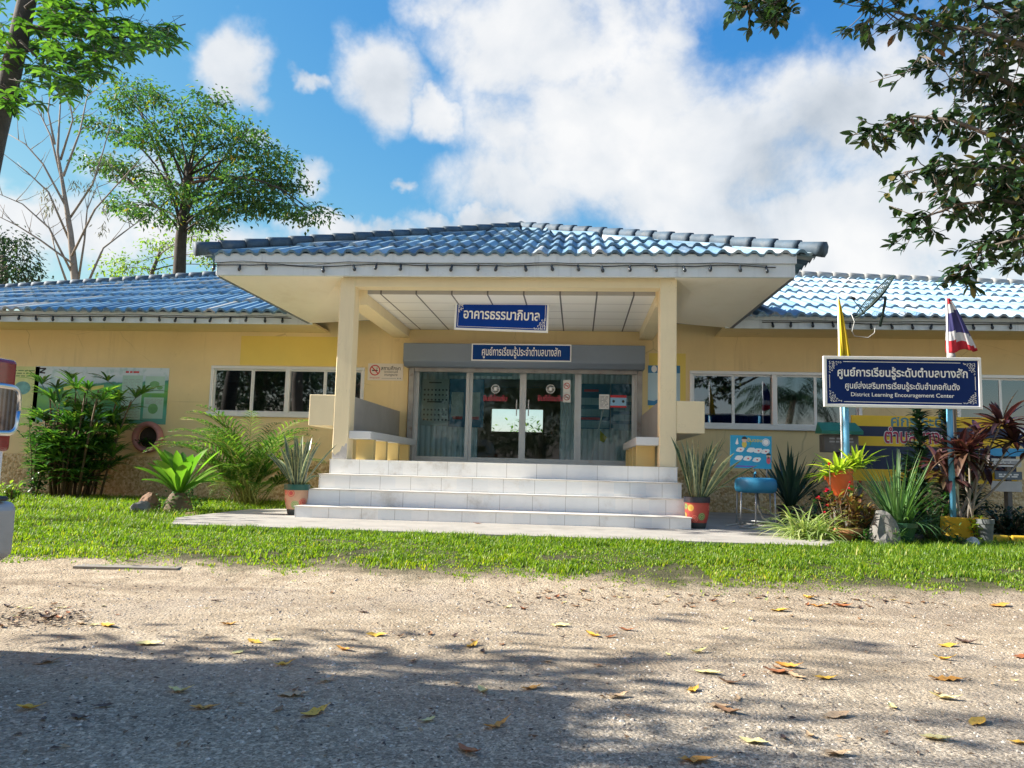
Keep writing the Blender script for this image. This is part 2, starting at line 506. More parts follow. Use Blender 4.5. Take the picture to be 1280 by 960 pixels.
# leaf litter and dark chips, thickest along the lawn edge and on the heap at the left
mb = MB(); dr = random.Random(19)
for i in range(3600):
    q = i % 10
    if q < 4: P = atz(dr.uniform(560, 1280), dr.gauss(747, 11), -.25)
    elif q < 6: P = atz(dr.uniform(-20, 115), dr.gauss(773, 7), -.25)
    elif q < 7: P = atz(dr.uniform(0, 640), dr.gauss(738, 10), -.25)
    else: P = atz(dr.uniform(0, 1280), 728+220*dr.random()**1.4, -.25)
    if P.y > 6.4: continue
    z0 = gz(P.x, P.y)+.003; s = dr.choice((.006, .008, .010, .013, .018)); a = dr.uniform(0, 6.28); n = len(mb.v)
    for k in range(4):
        t = a+k*PI/2+dr.uniform(-.3, .3); rr = s*(1 if k % 2 == 0 else .42)*dr.uniform(.7, 1.2)
        mb.v.append((P.x+rr*math.cos(t), P.y+rr*math.sin(t), z0+dr.uniform(0, s*.6)))
    mb.f.append((n, n+1, n+2)); mb.f.append((n, n+2, n+3)); mb.mi += [0, 0]
m, g, b = newmat('litter')
g.put(b.inputs['Base Color'], g.ramp(g.island(), [(0, (.03, .022, .018)), (.45, (.09, .055, .035)), (.75, (.20, .12, .06)), (1, (.40, .30, .18))]))
b.inputs['Roughness'].default_value = .8
struct(mb.build('leaf_litter', m), 'stuff')

# lawn: real blades
M_GRASS = grassmat('grass_blade', [(0, (.07, .15, .012)), (.5, (.16, .28, .018)), (.9, (.25, .36, .025)), (1, (.42, .38, .07))], .5, .45)
mb = MB(); gr = random.Random(11)
def grass_at(x, y, hgt):
    z = gz(x, y)-.005
    for k in range(2):
        a = gr.uniform(0, 6.28); L = hgt*gr.uniform(.55, 1.15); w = gr.uniform(.0035, .007)
        ln = L*gr.uniform(.25, .8); dx, dy = math.cos(a), math.sin(a)
        bx, by = x+gr.uniform(-.02, .02), y+gr.uniform(-.02, .02)
        n = len(mb.v)
        sx_, sy_ = -dy*w, dx*w
        mb.v += [(bx-sx_, by-sy_, z), (bx+sx_, by+sy_, z), (bx+dx*ln*.4+sx_*.7, by+dy*ln*.4+sy_*.7, z+L*.65), (bx+dx*ln*.4-sx_*.7, by+dy*ln*.4-sy_*.7, z+L*.65), (bx+dx*ln, by+dy*ln, z+L)]
        mb.f += [(n, n+1, n+2, n+3), (n+3, n+2, n+4)]; mb.mi += [0, 0]
def on_apron(x, y):
    ins = False; j = len(pf)-1
    for i in range(len(pf)):
        (xi, yi), (xj, yj) = pf[i], pf[j]
        if (yi > y) != (yj > y) and x < (xj-xi)*(y-yi)/(yj-yi)+xi: ins = not ins
        j = i
    return ins
cnt = 0
while cnt < 76000:
    y = 5.55 + (8.9-5.55)*gr.random()**1.1
    x = gr.uniform(-y*.95-.5, y*.85+.8)
    e = edge_y(x); dd = y-e
    dens = smooth((dd+.45)/1.2)
    if dd < 0: dens *= .30 if noise.noise((x*2.2, y*2.2, 9)) > .08 else .03
    if gr.random() > dens: cnt += .2; continue
    if noise.noise((x*1.7+4, y*2.6, 21)) > .14+.35*smooth((y-6.3)/1.2) and gr.random() < .88: cnt += .2; continue
    if on_apron(x, y): cnt += .2; continue
    hh = .036+.03*noise.noise((x*1.3, y*1.3, 1))+.03*noise.noise((x*4, y*4, 6)) + (.02 if y > 7.9 else 0)
    if y > 7.75 and on_apron(x, y+.35): hh += .02
    grass_at(x, y, max(.018, hh)*(0.65 if dd < .2 else 1)); cnt += 1
for i in range(30000):                       # longer growth on the left and right of the apron
    if i % 5 < 3:
        x = gr.uniform(-10.5, -4.4); y = gr.uniform(8.2, 13.9)
    else:
        x = gr.uniform(2.6, 8.2); y = gr.uniform(7.6, 9.6)
    if on_apron(x, y): continue
    grass_at(x, y, gr.uniform(.05, .10))
struct(mb.build('lawn_grass', M_GRASS), 'stuff')

# ------------------------------------------------------------------ the building
YW = 14.3
Z0 = 0.75             # porch floor
def vary(c, d=.1):
    return c
M_WALL = weathered('yellow_wall_paint', (.82, .655, .35), (.48, .36, .20), .42)
M_CREAM = weathered('cream_column_paint', (.83, .71, .46), (.52, .43, .28), .35)
M_PATCH = paint('fresh_yellow_paint', (.82, .64, .16), .75, .03, 2, .08, 30)
M_SOFFIT = paint('soffit_board', (.91, .87, .77), .6, .04, 1.0, 0, 30, dirt=(.62, .54, .40), dirt_amt=.3)
M_TILEW = None
m, g, b = newmat('pebble_dash')
p = g.pos(); v = g.voronoi(p, 26, 'Color'); d = g.voronoi(p, 26, 'Distance')
g.put(b.inputs['Base Color'], g.mix(g.math('MULTIPLY', g.step(g.noise(p, 1.1, 6), .45, .7), .5), g.ramp(g.sep(v)[0], [(0, (.44, .29, .12)), (.5, (.66, .49, .25)), (1, (.80, .64, .39))]), (.44, .31, .16)))
b.inputs['Roughness'].default_value = .9
g.put(b.inputs['Normal'], g.bump(g.math('SUBTRACT', 1, d), .8, .02))
M_DASH = m
M_ALU = paint('white_aluminium', (.76, .78, .78), .35, .03, 3, metal=.25, dirt=(.50, .50, .46), dirt_amt=.25)
M_ALUG = paint('grey_aluminium', (.55, .55, .53), .4, .06, 3, metal=.4, dirt=(.30, .22, .15), dirt_amt=.55, dscale=3)
def glassmat(name, tint, refl, fmul=1.0, rough=.02):
    m, g, b = newmat(name)
    out = [n for n in g.n if n.type == 'OUTPUT_MATERIAL'][0]
    tr = g.node('ShaderNodeBsdfTransparent'); tr.inputs[0].default_value = (*tint, 1)
    gl = g.node('ShaderNodeBsdfGlossy'); gl.inputs[0].default_value = (.92, .96, 1, 1); gl.inputs['Roughness'].default_value = rough
    fr = g.node('ShaderNodeFresnel'); fr.inputs[0].default_value = 1.5
    f = g.math('ADD', g.math('MULTIPLY', fr.outputs[0], fmul), refl, clamp=True)
    wob = g.bump(g.noise(g.pos(), 1.3, 2), .05, .02)
    g.l.new(wob, gl.inputs['Normal'])
    mx = g.node('ShaderNodeMixShader'); g.l.new(f, mx.inputs[0]); g.l.new(tr.outputs[0], mx.inputs[1]); g.l.new(gl.outputs[0], mx.inputs[2])
    g.l.new(mx.outputs[0], out.inputs[0]); return m
M_WGLASS = glassmat('window_glass', (.22, .30, .34), .13, 1.0)
M_DGLASS = glassmat('door_glass', (.86, .95, .96), .0, .6)

B = thing('office_building', 'yellow single-storey office with blue tiled hip roofs and a pillared porch', 'building')
def px_rect(x0, y0, x1, y1, Y):
    a = at(x0, y0, Y); c = at(x1, y1, Y)
    return min(a.x, c.x), max(a.x, c.x), min(a.z, c.z), max(a.z, c.z)
wl = px_rect(265, 453, 453.5, 522, YW); wl = (wl[0], wl[1], 1.555, 2.50)
wr = px_rect(862, 459, 1078, 533, YW); wr = (wr[0], wr[1], 1.50, 2.53)
w2 = px_rect(1194, 466, 1330, 540, YW); w2 = (w2[0], w2[1], 1.50, 2.53)
dr = px_rect(511, 456, 802, 579, YW); dr = (dr[0], dr[1], Z0, 2.62)
XL, XR = -15.5, 11.5
ZT = 3.46
# wall pieces between the openings, butted end to end
mb = MB()
ops = sorted([wl, dr, wr, w2]); x = XL
for (a, c, z0, z1) in ops:
    mb.box(x, a, YW, YW+.2, -.1, ZT)
    if z0 > 0: mb.box(a, c, YW, YW+.2, -.1, z0)
    mb.box(a, c, YW, YW+.2, z1, ZT); x = c
mb.box(x, XR, YW, YW+.2, -.1, ZT)
mb.box(XL, XL+.2, YW+.2, 25.4, -.1, ZT); mb.box(XR-.2, XR, YW+.2, 25.4, -.1, ZT)
mb.build('front_wall', M_WALL, B)
# back wall with a window that shows the yard behind
bw = (-2.85, -1.15, 1.85, 2.6)
mb = MB(); YB = 25.4
mb.box(XL, bw[0], YB, YB+.2, -.1, ZT); mb.box(bw[1], XR, YB, YB+.2, -.1, ZT)
mb.box(bw[0], bw[1], YB, YB+.2, -.1, bw[2]); mb.box(bw[0], bw[1], YB, YB+.2, bw[3], ZT)
mb.build('back_wall', M_WALL, B)
mb = MB(); mb.box(XL, -3.62, YW-.03, YW, -.1, .72); mb.box(1.45, XR, YW-.03, YW, -.1, .72)
mb.build('plinth', M_DASH, B)
# fresh paint above the left window and right of the porch
r = px_rect(302, 420, 423, 451, YW); mb = MB(); mb.box(r[0], r[1], YW-.003, YW, 2.52, r[3]); mb.build('repainted_patch', M_PATCH, B)
r = px_rect(846, 442, 857, 500, YW); mb = MB(); mb.box(r[0]-.5, r[1], YW-.003, YW, 1.5, r[3]); mb.build('repainted_patch', M_PATCH, B)

# ---- windows
M_CURT = paint('beige_curtain', (.52, .44, .34), .9, .1, 6)
def window(r, mull, thick, name='window'):
    x0, x1, z0, z1 = r; f = .06
    mb = MB()
    mb.box(x0, x1, YW-.025, YW+.1, z1-f, z1); mb.box(x0-.03, x1+.03, YW-.06, YW+.1, z0-.03, z0+f)
    mb.box(x0, x0+f, YW-.025, YW+.1, z0+f, z1-f); mb.box(x1-f, x1, YW-.025, YW+.1, z0+f, z1-f)
    for t in thick: mb.box(t-.045, t+.045, YW-.022, YW+.09, z0+f, z1-f)
    fo = mb.build('window', M_ALU, B); bevel(fo, .006, 1)
    edges = sorted([x0+f]+mull+[x1-f])
    for i in range(len(edges)-1):
        a, c = edges[i], edges[i+1]
        yb = YW+.03 + (.02 if i % 2 else 0)
        sm = MB(); s = .028
        sm.box(a, c, yb, yb+.025, z0+f, z0+f+s); sm.box(a, c, yb, yb+.025, z1-f-s, z1-f)
        sm.box(a, a+s, yb, yb+.025, z0+f+s, z1-f-s); sm.box(c-s, c, yb, yb+.025, z0+f+s, z1-f-s)
        so = sm.build('sash', M_ALU, fo)
        gm = MB(); gm.box(a+s, c-s, yb+.01, yb+.015, z0+f+s, z1-f-s); gm.build('pane', M_WGLASS, fo)
    return fo
mx = lambda *p: [at(q, 490, YW).x for q in p]
window(wl, mx(314, 359, 405), mx(359))
window(wr, mx(917, 968, 1020), mx(968))
window(w2, mx(1252), [])
# curtain behind the far right window
mb = MB(); n = 60
for i in range(n+1):
    t = i/n; x = w2[0]+.03+(w2[1]-w2[0]-.06)*t
    y = YW+.26+.03*math.sin(t*60)+.015*math.sin(t*23+1)
    mb.v += [(x, y, w2[2]), (x, y, w2[3])]
for i in range(n): mb.f.append((2*i, 2*i+2, 2*i+3, 2*i+1)); mb.mi.append(0)
mb.build('curtain', M_CURT, B, smooth=True)

# ---- rooms behind the glass
M_IN = paint('room_wall', (.78, .82, .80), .8, .05)
M_INFL = paint('room_floor', (.72, .72, .68), .35, .06, 2)
m, g, b = newmat('ribbed_panel')
p = g.pos(); sx_, sy_, sz_ = g.sep(p)
rib = g.math('SINE', g.math('MULTIPLY', sx_, 55))
g.put(b.inputs['Base Color'], g.ramp(g.math('MULTIPLY', g.math('ADD', rib, 1), .5), [(0, (.52, .60, .60)), (.4, (.80, .86, .86)), (1, (.86, .9, .9))]))
b.inputs['Roughness'].default_value = .5
g.put(b.inputs['Normal'], g.bump(rib, .5, .01))
M_RIB = m
mb = MB(); mb.box(XL+.2, XR-.2, YW+.2, 25.4, Z0-.06, Z0); mb.build('room_floor', M_INFL, B)
mb = MB(); mb.box(XL+.2, XR-.2, YW+.2, 25.4, 3.3, 3.36); mb.build('room_ceiling', M_IN, B)
YI = 16.3
gap0 = at(597, 520, YI).x; gap1 = at(700, 520, YI).x
mb = MB()
mb.box(XL+.2, gap0, YI, YI+.1, Z0, 2.55); mb.box(gap1, XR-.2, YI, YI+.1, Z0, 2.55)
mb.box(XL+.2, XR-.2, YI, YI+.1, 2.551, 3.3)
mb.build('partition', M_RIB, B)
# cross walls left and right of the hall
for xp in (-4.9, 2.4):
    mb = MB(); mb.box(xp, xp+.1, YW+.2, YI, Z0, 3.3); mb.build('partition', M_IN, B)

# ---- sliding glass doors
D = thing('glass_door', '', ''); del D['label']; del D['category']; D.name = 'entrance_door'; D.parent = B
mb = MB(); yd = YW+.06
dx = lambda q: at(q, 520, YW).x
for a, c in ((511.5, 517.7), (794, 801.5)): mb.box(dx(a), dx(c), YW-.04, YW+.16, Z0, 2.56)
mb.box(dx(511.5), dx(801.5), YW-.04, YW+.16, 2.56, 2.62)
mb.box(dx(517.7), dx(794), YW-.02, YW+.14, Z0, Z0+.05)
mb.build('door_frame', M_ALUG, D)
for i, (a, c) in enumerate(((517.7, 585), (585, 652.5), (652.5, 722), (722, 794))):
    x0, x1 = dx(a), dx(c); s = .06; y = yd + (.04 if i in (1, 2) else 0)
    z0, z1 = Z0+.05, 2.56
    pm = MB()
    pm.box(x0, x0+s, y, y+.035, z0, z1); pm.box(x1-s, x1, y, y+.035, z0, z1)
    pm.box(x0+s, x1-s, y, y+.035, z0, z0+s); pm.box(x0+s, x1-s, y, y+.035, z1-s*1.3, z1)
    po = pm.build('door_leaf', M_ALUG, D)
    gm = MB(); gm.box(x0+s, x1-s, y+.014, y+.02, z0+s, z1-s*1.3); gm.build('glass_panel', M_DGLASS, D)
for q in (645, 660):
    hm = MB(); hm.bar((dx(q), yd+.02, 1.65), (dx(q), yd+.02, 1.95), .02, .03); hm.build('door_handle', M_ALUG, D)

# ---- roller shutter box over the doors
M_SHUT = paint('grey_shutter_steel', (.20, .245, .30), .45, .05, 1.5, metal=.2, dirt=(.12, .14, .16), dirt_amt=.4)
YS = 13.92
r = px_rect(504.5, 428.5, 806.5, 456.5, YS); zb, zt_ = 2.50, r[3]
prof = [(YW-.002, zt_), (YS, zt_), (YS, zb+.09), (YS+.10, zb), (YW-.002, zb)]
mb = MB(); n = len(prof)
mb.v = [(r[0], y, z) for y, z in prof]+[(r[1], y, z) for y, z in prof]
mb.f = [tuple(range(n)), tuple(reversed(range(n, 2*n)))]+[(i, i+n, (i+1) % n+n, (i+1) % n) for i in range(n)]; mb.mi = [0]*len(mb.f)
so = mb.build('shutter_box', M_SHUT, B); bevel(so, .01, 1)
M_RUST = paint('rusty_steel', (.33, .32, .30), .6, .2, 5, metal=.3, dirt=(.16, .08, .04), dirt_amt=.9, dscale=6)
mb = MB(); mb.box(dx(511), dx(517), YW-.12, YW-.045, Z0, zb-.005); mb.box(dx(796), dx(802), YW-.12, YW-.045, Z0, zb-.005); mb.box(dx(518), dx(795), YW-.13, YW-.05, zb-.07, zb-.003)
mb.build('shutter_track', M_RUST, B)

# ---- porch floor, columns, parapets
SX0, SX1 = -3.56, 1.385
m, g, b = newmat('white_floor_tile')
p = g.wpos(); x_, y_, z_ = g.sep(p)
fx = g.math('ABSOLUTE', g.math('SUBTRACT', g.math('FRACT', g.math('DIVIDE', g.math('ADD', x_, 3.12), .425)), .5))
groutx = g.step(fx, .492, .497)
fy = g.math('ABSOLUTE', g.math('SUBTRACT', g.math('FRACT', g.math('DIVIDE', y_, .437)), .5))
cellid = g.node('ShaderNodeTexWhiteNoise'); cellid.noise_dimensions = '2D'
g.put(cellid.inputs[0], g.comb(g.math('FLOOR', g.math('DIVIDE', g.math('ADD', x_, 3.12+.2125), .425)), g.math('FLOOR', g.math('MULTIPLY', z_, 5.3)), 0))
tile = g.ramp(cellid.outputs[0], [(0, (.74, .78, .79)), (.6, (.82, .83, .82)), (1, (.86, .86, .83))])
tile = g.mix(g.math('MULTIPLY', g.step(g.noise(p, 3.5, 8, .65), .45, .75), .4), tile, (.66, .68, .68))
stain = g.math('MULTIPLY', g.step(g.noise(p, 1.3, 9, .72), .53, .74), .65)
tile = g.mix(stain, tile, (.40, .35, .27))
g.put(b.inputs['Base Color'], g.mix(g.math('MULTIPLY', groutx, .8), tile, (.22, .20, .17)))
b.inputs['Roughness'].default_value = .35
M_TILEW = m
M_NOSE = paint('worn_step_edge', (.72, .68, .60), .5, .08, 5, dirt=(.32, .22, .14), dirt_amt=.7, dscale=4)
ST = thing('entrance_steps', 'four white tiled steps leading up to the glass doors', 'steps')
ys_ = [9.69, 10.12, 10.56, 11.0]; zs_ = [.141, .343, .541, .75]
for i in range(4):
    mb = MB(); z0 = 0.0
    y1 = ys_[i+1] if i < 3 else 14.27
    mb.box(SX0, SX1, ys_[i], y1, z0, zs_[i]-.012)
    so = mb.build('step', M_TILEW, ST)
    nm = MB(); nm.box(SX0-.012, SX1+.012, ys_[i]-.012, y1-(.014 if i < 3 else 0), zs_[i]-.012, zs_[i])
    nm.build('tread', M_TILEW if i == 3 else M_NOSE, so)
rebase(ST, ((SX0+SX1)/2, 9.69, 0))

cols = ((-3.545, -3.32), (1.14, 1.375))
YC0, YC1 = 11.03, 11.31
ZFB = 3.43            # underside of the porch fascia
M_BARE = paint('bare_render', (.45, .43, .40), .9, .2, 12, .4, 60)
for x0, x1 in cols:
    mb = MB(); mb.box(x0, x1, YC0, YC1, Z0, 3.62)
    co = mb.build('column', M_CREAM, B); bevel(co, .008, 1)
# flaked paint at the foot of the left column
mb = MB()
pts = [(-3.54, .755), (-3.325, .755), (-3.325, .97), (-3.345, .985), (-3.37, .93), (-3.40, .945), (-3.43, .86), (-3.47, .84), (-3.50, .80), (-3.54, .85)]
mb.face([(x, YC0-.003, z) for x, z in pts]); mb.face([(x, YC0-.0005, z) for x, z in reversed(pts)])
for i in range(len(pts)):
    a, c = pts[i], pts[(i+1) % len(pts)]
    mb.face([(a[0], YC0-.003, a[1]), (a[0], YC0-.0005, a[1]), (c[0], YC0-.0005, c[1]), (c[0], YC0-.003, c[1])])
mb.build('flaked_plaster', M_BARE, B)
# porch beams
bz = 3.30
mb = MB()
mb.box(cols[0][1], cols[1][0], YC0+.012, YC1-.02, bz, 3.62)
mb.build('front_beam', M_CREAM, B)
for k, (x0, x1) in enumerate(((-3.50, -3.20), (1.10, 1.345))):
    mb = MB(); mb.box(x0, x1, YC1-.018 if k == 0 else YC1-.018, YW-.002, 3.08, 3.42); mb.build('side_beam', M_CREAM, B)
# T-bar ceiling
m, g, b = newmat('ceiling_panel')
p = g.wpos(); x_, y_, z_ = g.sep(p)
fx = g.math('ABSOLUTE', g.math('SUBTRACT', g.math('FRACT', g.math('DIVIDE', g.math('SUBTRACT', x_, at(498, 361, 11.27).x-.27), .54)), .5))
fy = g.math('ABSOLUTE', g.math('SUBTRACT', g.math('FRACT', g.math('DIVIDE', g.math('SUBTRACT', y_, 11.29), .60)), .5))
gx_ = g.step(fx, .474, .482); gy_ = g.step(fy, .480, .488)
c = g.mix(g.math('MULTIPLY', g.step(g.noise(p, .8, 4), .45, .7), .3), (.90, .89, .85), (.84, .82, .76))
c = g.mix(g.math('MULTIPLY', gy_, .8), c, (.25, .25, .25)); c = g.mix(gx_, c, (.10, .10, .11))
g.put(b.inputs['Base Color'], c); b.inputs['Roughness'].default_value = .5
mb = MB(); mb.box(-3.198, 1.098, YC1-.018, YW-.004, 3.24, 3.415); mb.build('porch_ceiling', m, B)
# white ceiling edging
# soffits left and right of the porch beams
for s, (xo, xi) in ((-1, (-5.40, -3.502)), (1, (2.97, 1.347))):
    mb = MB()
    bl = at(386, 404, 13.30) if s < 0 else at(914, 410, 13.30)
    A = [(xi, 10.96, ZFB), (xo, 10.96, ZFB), (bl.x, bl.y, bl.z), (xi, YW-.006, ZFB)]
    T = [(a[0], a[1], a[2]+.04) for a in A]
    q = A if s < 0 else list(reversed(A)); t = list(reversed(T)) if s < 0 else T
    mid = lambda u, w: tuple((i+j)/2 for i, j in zip(u, w))
    for Z in (A, T):
        mb.face([Z[0], Z[1], Z[2]]); mb.face([Z[0], Z[2], Z[3]])
    for i in range(4):
        j = (i+1) % 4; mb.face([A[i], A[j], T[j], T[i]])
    so = mb.build('soffit', M_SOFFIT, B)
    tm = MB()                       # edge trim, coloured dark to draw the shadow-gap line along the soffit
    tm.bar(Vector(A[1])+Vector((0, .02, .035)), Vector(A[2])+Vector((0, 0, .035)), .05, .085)
    tm.bar(Vector(A[2])+Vector((0, 0, .03)), Vector(A[3])+Vector((0, -.03, .012)), .03, .04)
    tm.build('soffit_trim', paint('shadow_gap_trim', (.17, .20, .24), .6, .1, 3, dirt=(.3, .3, .3), dirt_amt=.4), so)

# parapets with tiled inner backs; they stand outside the columns and run back to the wall
M_GTILE = paint('grey_wall_tile', (.33, .32, .30), .35, .12, 2.2, dirt=(.22, .20, .18), dirt_amt=.6, dscale=3)
pz0, pz1 = at(387, 531.7, YC0).z, at(387, 493, YC0).z
for s, (xa, xb) in ((-1, (at(386.3, 512, YC0).x, cols[0][0]-.001)), (1, (cols[1][1]+.001, at(881, 520, YC0).x))):
    mb = MB(); mb.box(xa, xb, YC0+.004, YW-.034, pz0, pz1)
    if s < 0: mb.box(xb, cols[0][1]-.03, YC1+.001, YW-.034, pz0, pz1)
    else: mb.box(cols[1][0]+.03, xa, YC1+.001, YW-.034, pz0, pz1)
    po = mb.build('parapet', M_CREAM, B); bevel(po, .006, 1)
    tb = MB(); xx = cols[0][1]-.03 if s < 0 else cols[1][0]+.03
    tb.box(min(xx, xx-s*.025), max(xx, xx-s*.025), YC1+.002, YW-.036, 1.06, pz1-.002)
    tb.build('tiled_back', M_GTILE, po)

# ---- benches
M_BTILE = paint('white_bench_tile', (.66, .67, .66), .35, .06, 3, dirt=(.40, .38, .33), dirt_amt=.5, dscale=3)
M_PIER = paint('yellow_floor_bounce_paint', (.80, .60, .24), .7, .04, 2, .05, 40)  # yellow paint with the golden bounce off the porch floor put into its colour
for s, lab in ((-1, 'tiled concrete bench on the left side of the porch'), (1, 'tiled concrete bench on the right side of the porch')):
    bn = thing('porch_bench', lab, 'bench', group='benches in the porch')
    if s < 0: xa, xb = cols[0][1]-.003, at(464, 535, 11.08).x
    else: xa, xb = at(795, 543, 11.08).x, cols[1][0]+.003
    if s < 0: xa += .004
    else: xb -= .004
    zt2 = 1.165; zb2 = 1.05
    mb = MB(); mb.box(xa, xb, YC0+.03, YW-.05, zb2, zt2); so = mb.build('seat', M_BTILE, bn); bevel(so, .008, 1)
    for i, yy in enumerate((YC1+.06, 12.12, 12.95, 13.75)):
        mb = MB()
        if s < 0: mb.box(xa+.03, xb-.03, yy, yy+.12, Z0, zb2)
        else: mb.box(xa+.03, xb-.03, yy, yy+.12, Z0, zb2)
        mb.build('leg', M_PIER, bn)
    rebase(bn, ((xa+xb)/2, 12.6, Z0))

# ---- roofs
def tilemat(name, stops, dirt, amt):
    m, g, b = newmat(name)
    uv = g.node('ShaderNodeUVMap').outputs[0]
    u, v, _ = g.sep(uv)
    wn = g.node('ShaderNodeTexWhiteNoise'); wn.noise_dimensions = '2D'
    g.put(wn.inputs[0], g.comb(g.math('FLOOR', u), g.math('FLOOR', v), 0))
    c = g.ramp(wn.outputs[0], stops)
    p = g.pos()
    c = g.mix(g.math('MULTIPLY', g.step(g.noise(p, 1.1, 9, .7), .48, .75), amt), c, dirt)
    low = g.step(g.math('FRACT', v), .10, .0)       # darker band along the lower edge of each course
    c = g.mix(g.math('MULTIPLY', low, .35), c, (.05, .08, .11))
    streak = g.noise(g.comb(g.math('MULTIPLY', u, 2.5), g.math('MULTIPLY', v, .6), 0), 2.0, 6, .7)
    c = g.mix(g.math('MULTIPLY', g.step(streak, .5, .75), .35), c, (.55, .62, .66))
    g.put(b.inputs['Base Color'], c); b.inputs['Roughness'].default_value = .6; b.inputs['Specular IOR Level'].default_value = .35
    g.put(b.inputs['Normal'], g.bump(g.noise(p, 35, 5), .12, .01))
    return m
M_RPORCH = tilemat('porch_roof_tile', [(0, (.07, .13, .20)), (.4, (.12, .24, .35)), (.75, (.20, .34, .45)), (.9, (.32, .44, .51)), (1, (.44, .49, .52))], (.07, .10, .13), .8)
M_RLEFT = tilemat('left_roof_tile', [(0, (.08, .18, .29)), (.5, (.14, .28, .41)), (.84, (.23, .39, .51)), (.88, (.40, .40, .37)), (1, (.48, .48, .45))], (.16, .26, .36), .5)
M_RRIGHT = tilemat('right_roof_tile', [(0, (.16, .30, .44)), (.55, (.24, .39, .52)), (.9, (.35, .47, .56)), (.93, (.30, .34, .38)), (1, (.40, .44, .46))], (.30, .36, .42), .45)
M_CAP = paint('ridge_tile', (.05, .085, .12), .7, .3, 4, .3, 40, dirt=(.20, .20, .18), dirt_amt=.6, dscale=5)
M_CAPB = paint('pale_ridge_tile', (.28, .29, .28), .7, .3, 4, .3, 40, dirt=(.15, .14, .12), dirt_amt=.7, dscale=5)

def tiled_slope(name, mat, origin, ux, uy, L, xl, xr, kl=0, kr=0, expo=1.05, per=.215, amp=.027, parent=None, sag=None):
    """corrugated tile courses; ux runs along the eave, uy up the slope; the strip narrows by kl / kr per metre"""
    origin = Vector(origin); ux = Vector(ux).normalized(); uy = Vector(uy).normalized(); nz = ux.cross(uy).normalized()
    if nz.z < 0: nz = -nz
    mb = MB(); mb.uv = []
    nc = int(math.ceil(L/expo)); sub = 8; du = per/sub
    i0 = int(math.floor(xl/du)); i1 = int(math.ceil(xr/du))
    def prof(x):
        return amp*math.tanh(1.5*math.sin(2*PI*x/per))/math.tanh(1.5)
    rj = random.Random(len(name)+int(xr*10))
    for c in range(nc):
        v0, v1 = c*expo, min(L, (c+1)*expo+.06)
        jit = [0]*4096
        for i in range(i0, i1+1): pass
        prev = None
        for i in range(i0, i1+1):
            tile = i//sub; random_lift = ((tile*7919+c*104729) % 97)/97*.018
            cols_ = []
            for v, lift in ((v0, .034+random_lift), (v0+.0001, .052+random_lift), (v1, .012)):
                x = min(max(i*du, xl+kl*v), xr-kr*v)
                P = origin + ux*x + uy*v + nz*(prof(i*du) + (lift if v != v0 else lift-.022))
                if sag: P = P + Vector((0, 0, sag(x, v)))
                n = len(mb.v); mb.v.append(tuple(P)); mb.uv.append((i*du/per+.25, c+.02 if v <= v0+.001 else c+.98)); cols_.append((n, x))
            if prev and not (abs(prev[2][1]-cols_[2][1]) < 1e-6 and abs(prev[0][1]-cols_[0][1]) < 1e-6):
                for k in range(2):
                    mb.f.append((prev[k][0], cols_[k][0], cols_[k+1][0], prev[k+1][0])); mb.mi.append(0)
            prev = cols_
    return mb.build(name, mat, parent, smooth=False)
def caps(pts, r, mat, parent, step_=.36, name='ridge_cap'):
    mb = MB()
    for a, c in zip(pts[:-1], pts[1:]):
        a = Vector(a); c = Vector(c); d = c-a; n = max(1, int(d.length/step_)); d /= n
        for i in range(n):
            mb.tube([a+d*i - d*.05, a+d*(i+.15), a+d*(i+1.05)], [r*1.16, r*1.10, r*.86], 8)
    return mb.build(name, mat, parent, smooth=True)

# porch roof: hip with its apex behind the front eave
EZ = at(640, 319.5, 10.86).z
xl, xr = at(252, 318, 10.86).x, at(1022, 318, 10.86).x
AP = at(651, 286.5, 15.0)
ext = 10.86
slope = math.atan2(AP.z-EZ, AP.y-ext); Ls = math.hypot(AP.z-EZ, AP.y-ext)
uy = Vector((0, math.cos(slope), math.sin(slope)))
R1 = tiled_slope('porch_roof', M_RPORCH, (0, ext, EZ), (1, 0, 0), uy, Ls, xl, xr, (AP.x-xl)/Ls, (xr-AP.x)/Ls, expo=.95, parent=B)
RB = Vector((AP.x, 19.6, AP.z+.02))
# side slopes of the porch roof, from the eave up to the ridge
for s, X in ((-1, xl), (1, xr)):
    run = abs(AP.x-X); sl = math.atan2(AP.z-EZ, run); L2 = math.hypot(run, AP.z-EZ)
    uyv = Vector((-s*math.cos(sl), 0, math.sin(sl)))
    if s < 0: tiled_slope('porch_roof_side', M_RPORCH, (X, 19.6, EZ), (0, -1, 0), uyv, L2, 0, 19.6-ext, 0, (AP.y-ext)/L2, expo=.95, parent=R1)
    else: tiled_slope('porch_roof_side', M_RPORCH, (X, ext, EZ), (0, 1, 0), uyv, L2, 0, 19.6-ext, (AP.y-ext)/L2, 0, expo=.95, parent=R1)
up = Vector((0, 0, .05))
caps([Vector((xl-.06, ext-.05, EZ+.03))+up, AP+up, ], .10, M_CAP, R1)
caps([Vector((xr+.06, ext-.05, EZ+.03))+up, AP+up], .10, M_CAP, R1)
caps([AP+up, RB+up], .10, M_CAP, R1)
